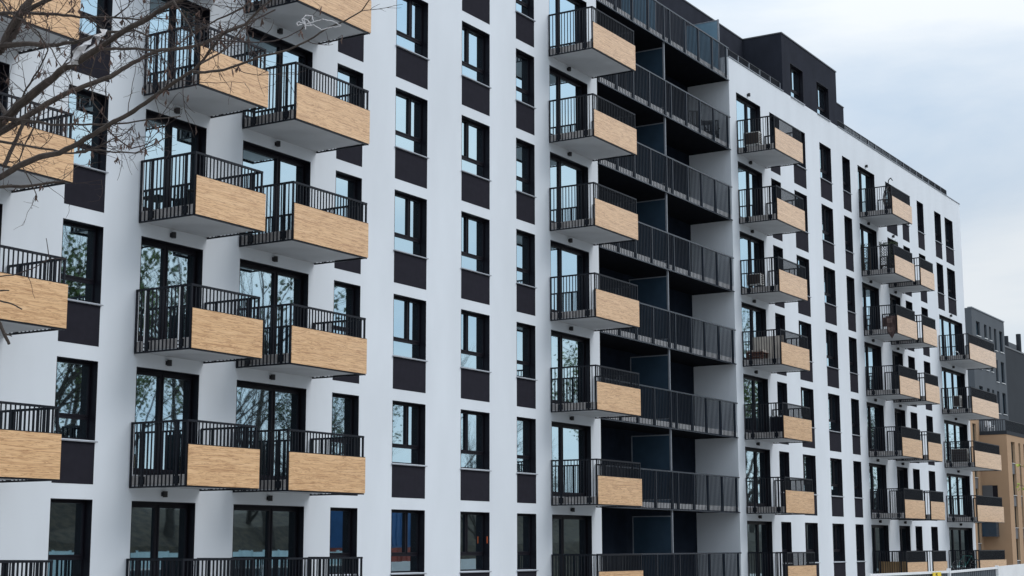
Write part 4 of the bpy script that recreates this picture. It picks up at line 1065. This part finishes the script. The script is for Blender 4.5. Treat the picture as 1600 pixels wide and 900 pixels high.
# bicycle on the far corner ground-floor balcony
zf = F(0); bx = 85.95
wh = lambda y: MB().ring((bx, y, zf + 0.34), 0.32, 0.022, 'X', 28, 6)
rim = lambda y: MB().ring((bx, y, zf + 0.34), 0.29, 0.012, 'X', 28, 5)
def spokes(y):
    m = MB()
    for i in range(10):
        a = math.pi * 2 * i / 10; m.tube([(bx, y, zf + 0.34), (bx, y + 0.29 * math.cos(a), zf + 0.34 + 0.29 * math.sin(a))], 0.003, 4)
    return m
fr = MB(); ya, yb = -0.30, -1.25
bb = (bx, -0.70, zf + 0.32); st = (bx, -0.60, zf + 0.85); hd = (bx, -1.05, zf + 0.85)
for a, b in ((bb, st), (st, hd), (bb, hd), (bb, (bx, ya, zf + 0.34)), (st, (bx, ya, zf + 0.34)), (hd, (bx, yb, zf + 0.34))): fr.tube([a, b], 0.016, 6)
bk = simple('bicycle', 'bicycle with a pale wheel rim on the ground floor balcony at the far corner', 'bicycle', (bx, -0.8, zf),
            [('frame', fr, [M['teal']]), ('saddle', MB().hexa([(bx - 0.06, -0.70, zf + 0.90), (bx + 0.06, -0.70, zf + 0.90), (bx + 0.09, -0.47, zf + 0.90), (bx - 0.09, -0.47, zf + 0.90), (bx - 0.04, -0.70, zf + 0.94), (bx + 0.04, -0.70, zf + 0.94), (bx + 0.08, -0.47, zf + 0.95), (bx - 0.08, -0.47, zf + 0.95)]), [M['black']]),
             ('handlebar', MB().tube([hd, (bx, -1.07, zf + 0.98)], 0.014, 6).tube([(bx - 0.28, -1.0, zf + 1.0), (bx, -1.07, zf + 0.98), (bx + 0.28, -1.0, zf + 1.0)], 0.012, 6), [M['black']])])
for y in (ya, yb):
    w_ = part('wheel', wh(y).mesh('wheel', [M['rubber']]), (0, 0, 0), bk)
    part('rim', rim(y).mesh('rim', [M['steel']]), (0, 0, 0), w_); part('spokes', spokes(y).mesh('spokes', [M['steel']]), (0, 0, 0), w_)
zf = F(4)
thing('hoop', 'white hoop standing on the highest of the far corner balconies', 'hoop', (0, 0, 0), me=MB().ring((86.5, -0.56, zf + 0.19), 0.17, 0.02, 'X', 24, 6).mesh('hoop', [M['white_p']]))
zf = F(0)
rm_ = MB()
for i in range(42): rm_.tube([(73.05, -1.56 + i * 0.031, zf + 0.0), (73.05, -1.56 + i * 0.031, zf + 0.66)], 0.016, 5)
thing('reed_screen', 'tan reed mat lining the side of a ground floor balcony behind the fence', 'screen', (0, 0, 0), me=rm_.mesh('reed_screen', [M['reed']]))
# chairs and table on the loggia
def chair(x, y, k, rz, label, mname, group, zf=None, s=1.0):
    zf = F(k) if zf is None else zf
    o = thing('patio_chair', label, 'chair', (x, y, zf), group)
    mm = M[mname]
    part('seat', MB().box(x - 0.24, x + 0.24, y - 0.24, y + 0.24, zf + 0.42, zf + 0.46).mesh('seat', [mm]), (x, y, zf), o)
    b = MB()
    for i in range(6): b.box(x - 0.22 + i * 0.078, x - 0.17 + i * 0.078, y + 0.22, y + 0.245, zf + 0.461, zf + 0.98)
    b.box(x - 0.24, x + 0.24, y + 0.215, y + 0.25, zf + 0.981, zf + 1.03)
    part('backrest', b.mesh('backrest', [mm]), (x, y, zf), o)
    for sx in (-1, 1):
        for sy in (-1, 1):
            part('leg', MB().box(x + sx * 0.21 - 0.018, x + sx * 0.21 + 0.018, y + sy * 0.21 - 0.018, y + sy * 0.21 + 0.018, zf, zf + 0.419).mesh('leg', [mm]), (x, y, zf), o)
        part('armrest', MB().box(x + sx * 0.25 - 0.02, x + sx * 0.25 + 0.02, y - 0.22, y + 0.214, zf + 0.64, zf + 0.665).box(x + sx * 0.25 - 0.012, x + sx * 0.25 + 0.012, y - 0.2, y - 0.17, zf + 0.461, zf + 0.639).mesh('armrest', [mm]), (x, y, zf), o)
    for ch in list(o.children): ch.location = (-x, -y, -zf)
    o.rotation_euler = (0, 0, rz); o.scale = (s, s, s)
    return o
chair(55.7, 0.75, 6, 2.2, 'black chair left of the table on the top loggia floor', 'black', 'chairs on the top loggia floor')
chair(57.0, 0.55, 6, -1.3, 'black chair next to the white side wall on the top loggia floor', 'black', 'chairs on the top loggia floor')
zf = F(6)
simple('patio_table', 'round black table between the two chairs on the top loggia floor', 'table', (56.35, 0.6, zf),
       [('tabletop', MB().tube([(56.35, 0.6, zf + 0.70), (56.35, 0.6, zf + 0.73)], 0.32, 20), [M['black']]), ('pedestal', MB().tube([(56.35, 0.6, zf), (56.35, 0.6, zf + 0.03), (56.35, 0.6, zf + 0.04), (56.35, 0.6, zf + 0.699)], [0.2, 0.2, 0.03, 0.03], 12), [M['black']])])
chair(145.2, 13.3, 0, 1.2, 'white chair on the roof terrace, nearer the corner railing', 'white_p', 'white chairs on the roof terrace', zf=11.885)
chair(146.6, 13.4, 0, -0.6, 'white chair on the roof terrace, farther from the corner railing', 'white_p', 'white chairs on the roof terrace', zf=11.885)
zf = F(3)
simple('small_table', "small dark table on the oak fronted balcony just below the bare tree's twig tips", 'table', (26.4, -0.5, zf),
       [('tabletop', MB().box(26.05, 26.65, -0.8, -0.2, zf + 0.68, zf + 0.71), [M['black']])] + [('leg', MB().box(a, a + 0.035, b, b + 0.035, zf, zf + 0.679), [M['black']]) for a in (26.08, 26.59) for b in (-0.77, -0.26)])

# ------------------------------------------------------------------ across the road, mirrored in the ground-floor glass
def container(x0, x1, y, z0, h, mname, label):
    f = MB(); n = int((x1 - x0) / 0.25)
    f.box(x0, x1, y - 2.4, y - 0.05, z0, z0 + h)
    for i in range(n):
        if i % 2: f.box(x0 + 0.25 * i, x0 + 0.25 * i + 0.2, y - 0.0495, y, z0 + 0.15, z0 + h - 0.15)
    thing('storage_container', label, 'container', (0, 0, 0), 'containers across the road', me=f.mesh('storage_container', [M[mname]]))
container(78, 90, -34.2, GZ, 2.6, 'red', 'rust red steel container across the road, under the blue one')
container(78.5, 90.5, -34.3, GZ + 2.62, 2.6, 'blue', 'blue steel container across the road, on top of the red one')
container(118, 130, -34.2, GZ, 2.6, 'red', 'rust red steel container standing alone across the road')
f = MB()
for i in range(26):
    f.box(48 + i * 1.1, 49.06 + i * 1.1, -33.05, -33.0, GZ, GZ + 2.4 + 0.03 * (i % 3))
    f.box(49.06 + i * 1.1, 49.1 + i * 1.1, -33.08, -32.97, GZ, GZ + 2.5)
thing('sheet_fence', 'pale blue sheet fence across the road, mirrored in the ground-floor panes', 'fence', (0, 0, 0), me=f.mesh('sheet_fence', [M['paleblue']]))
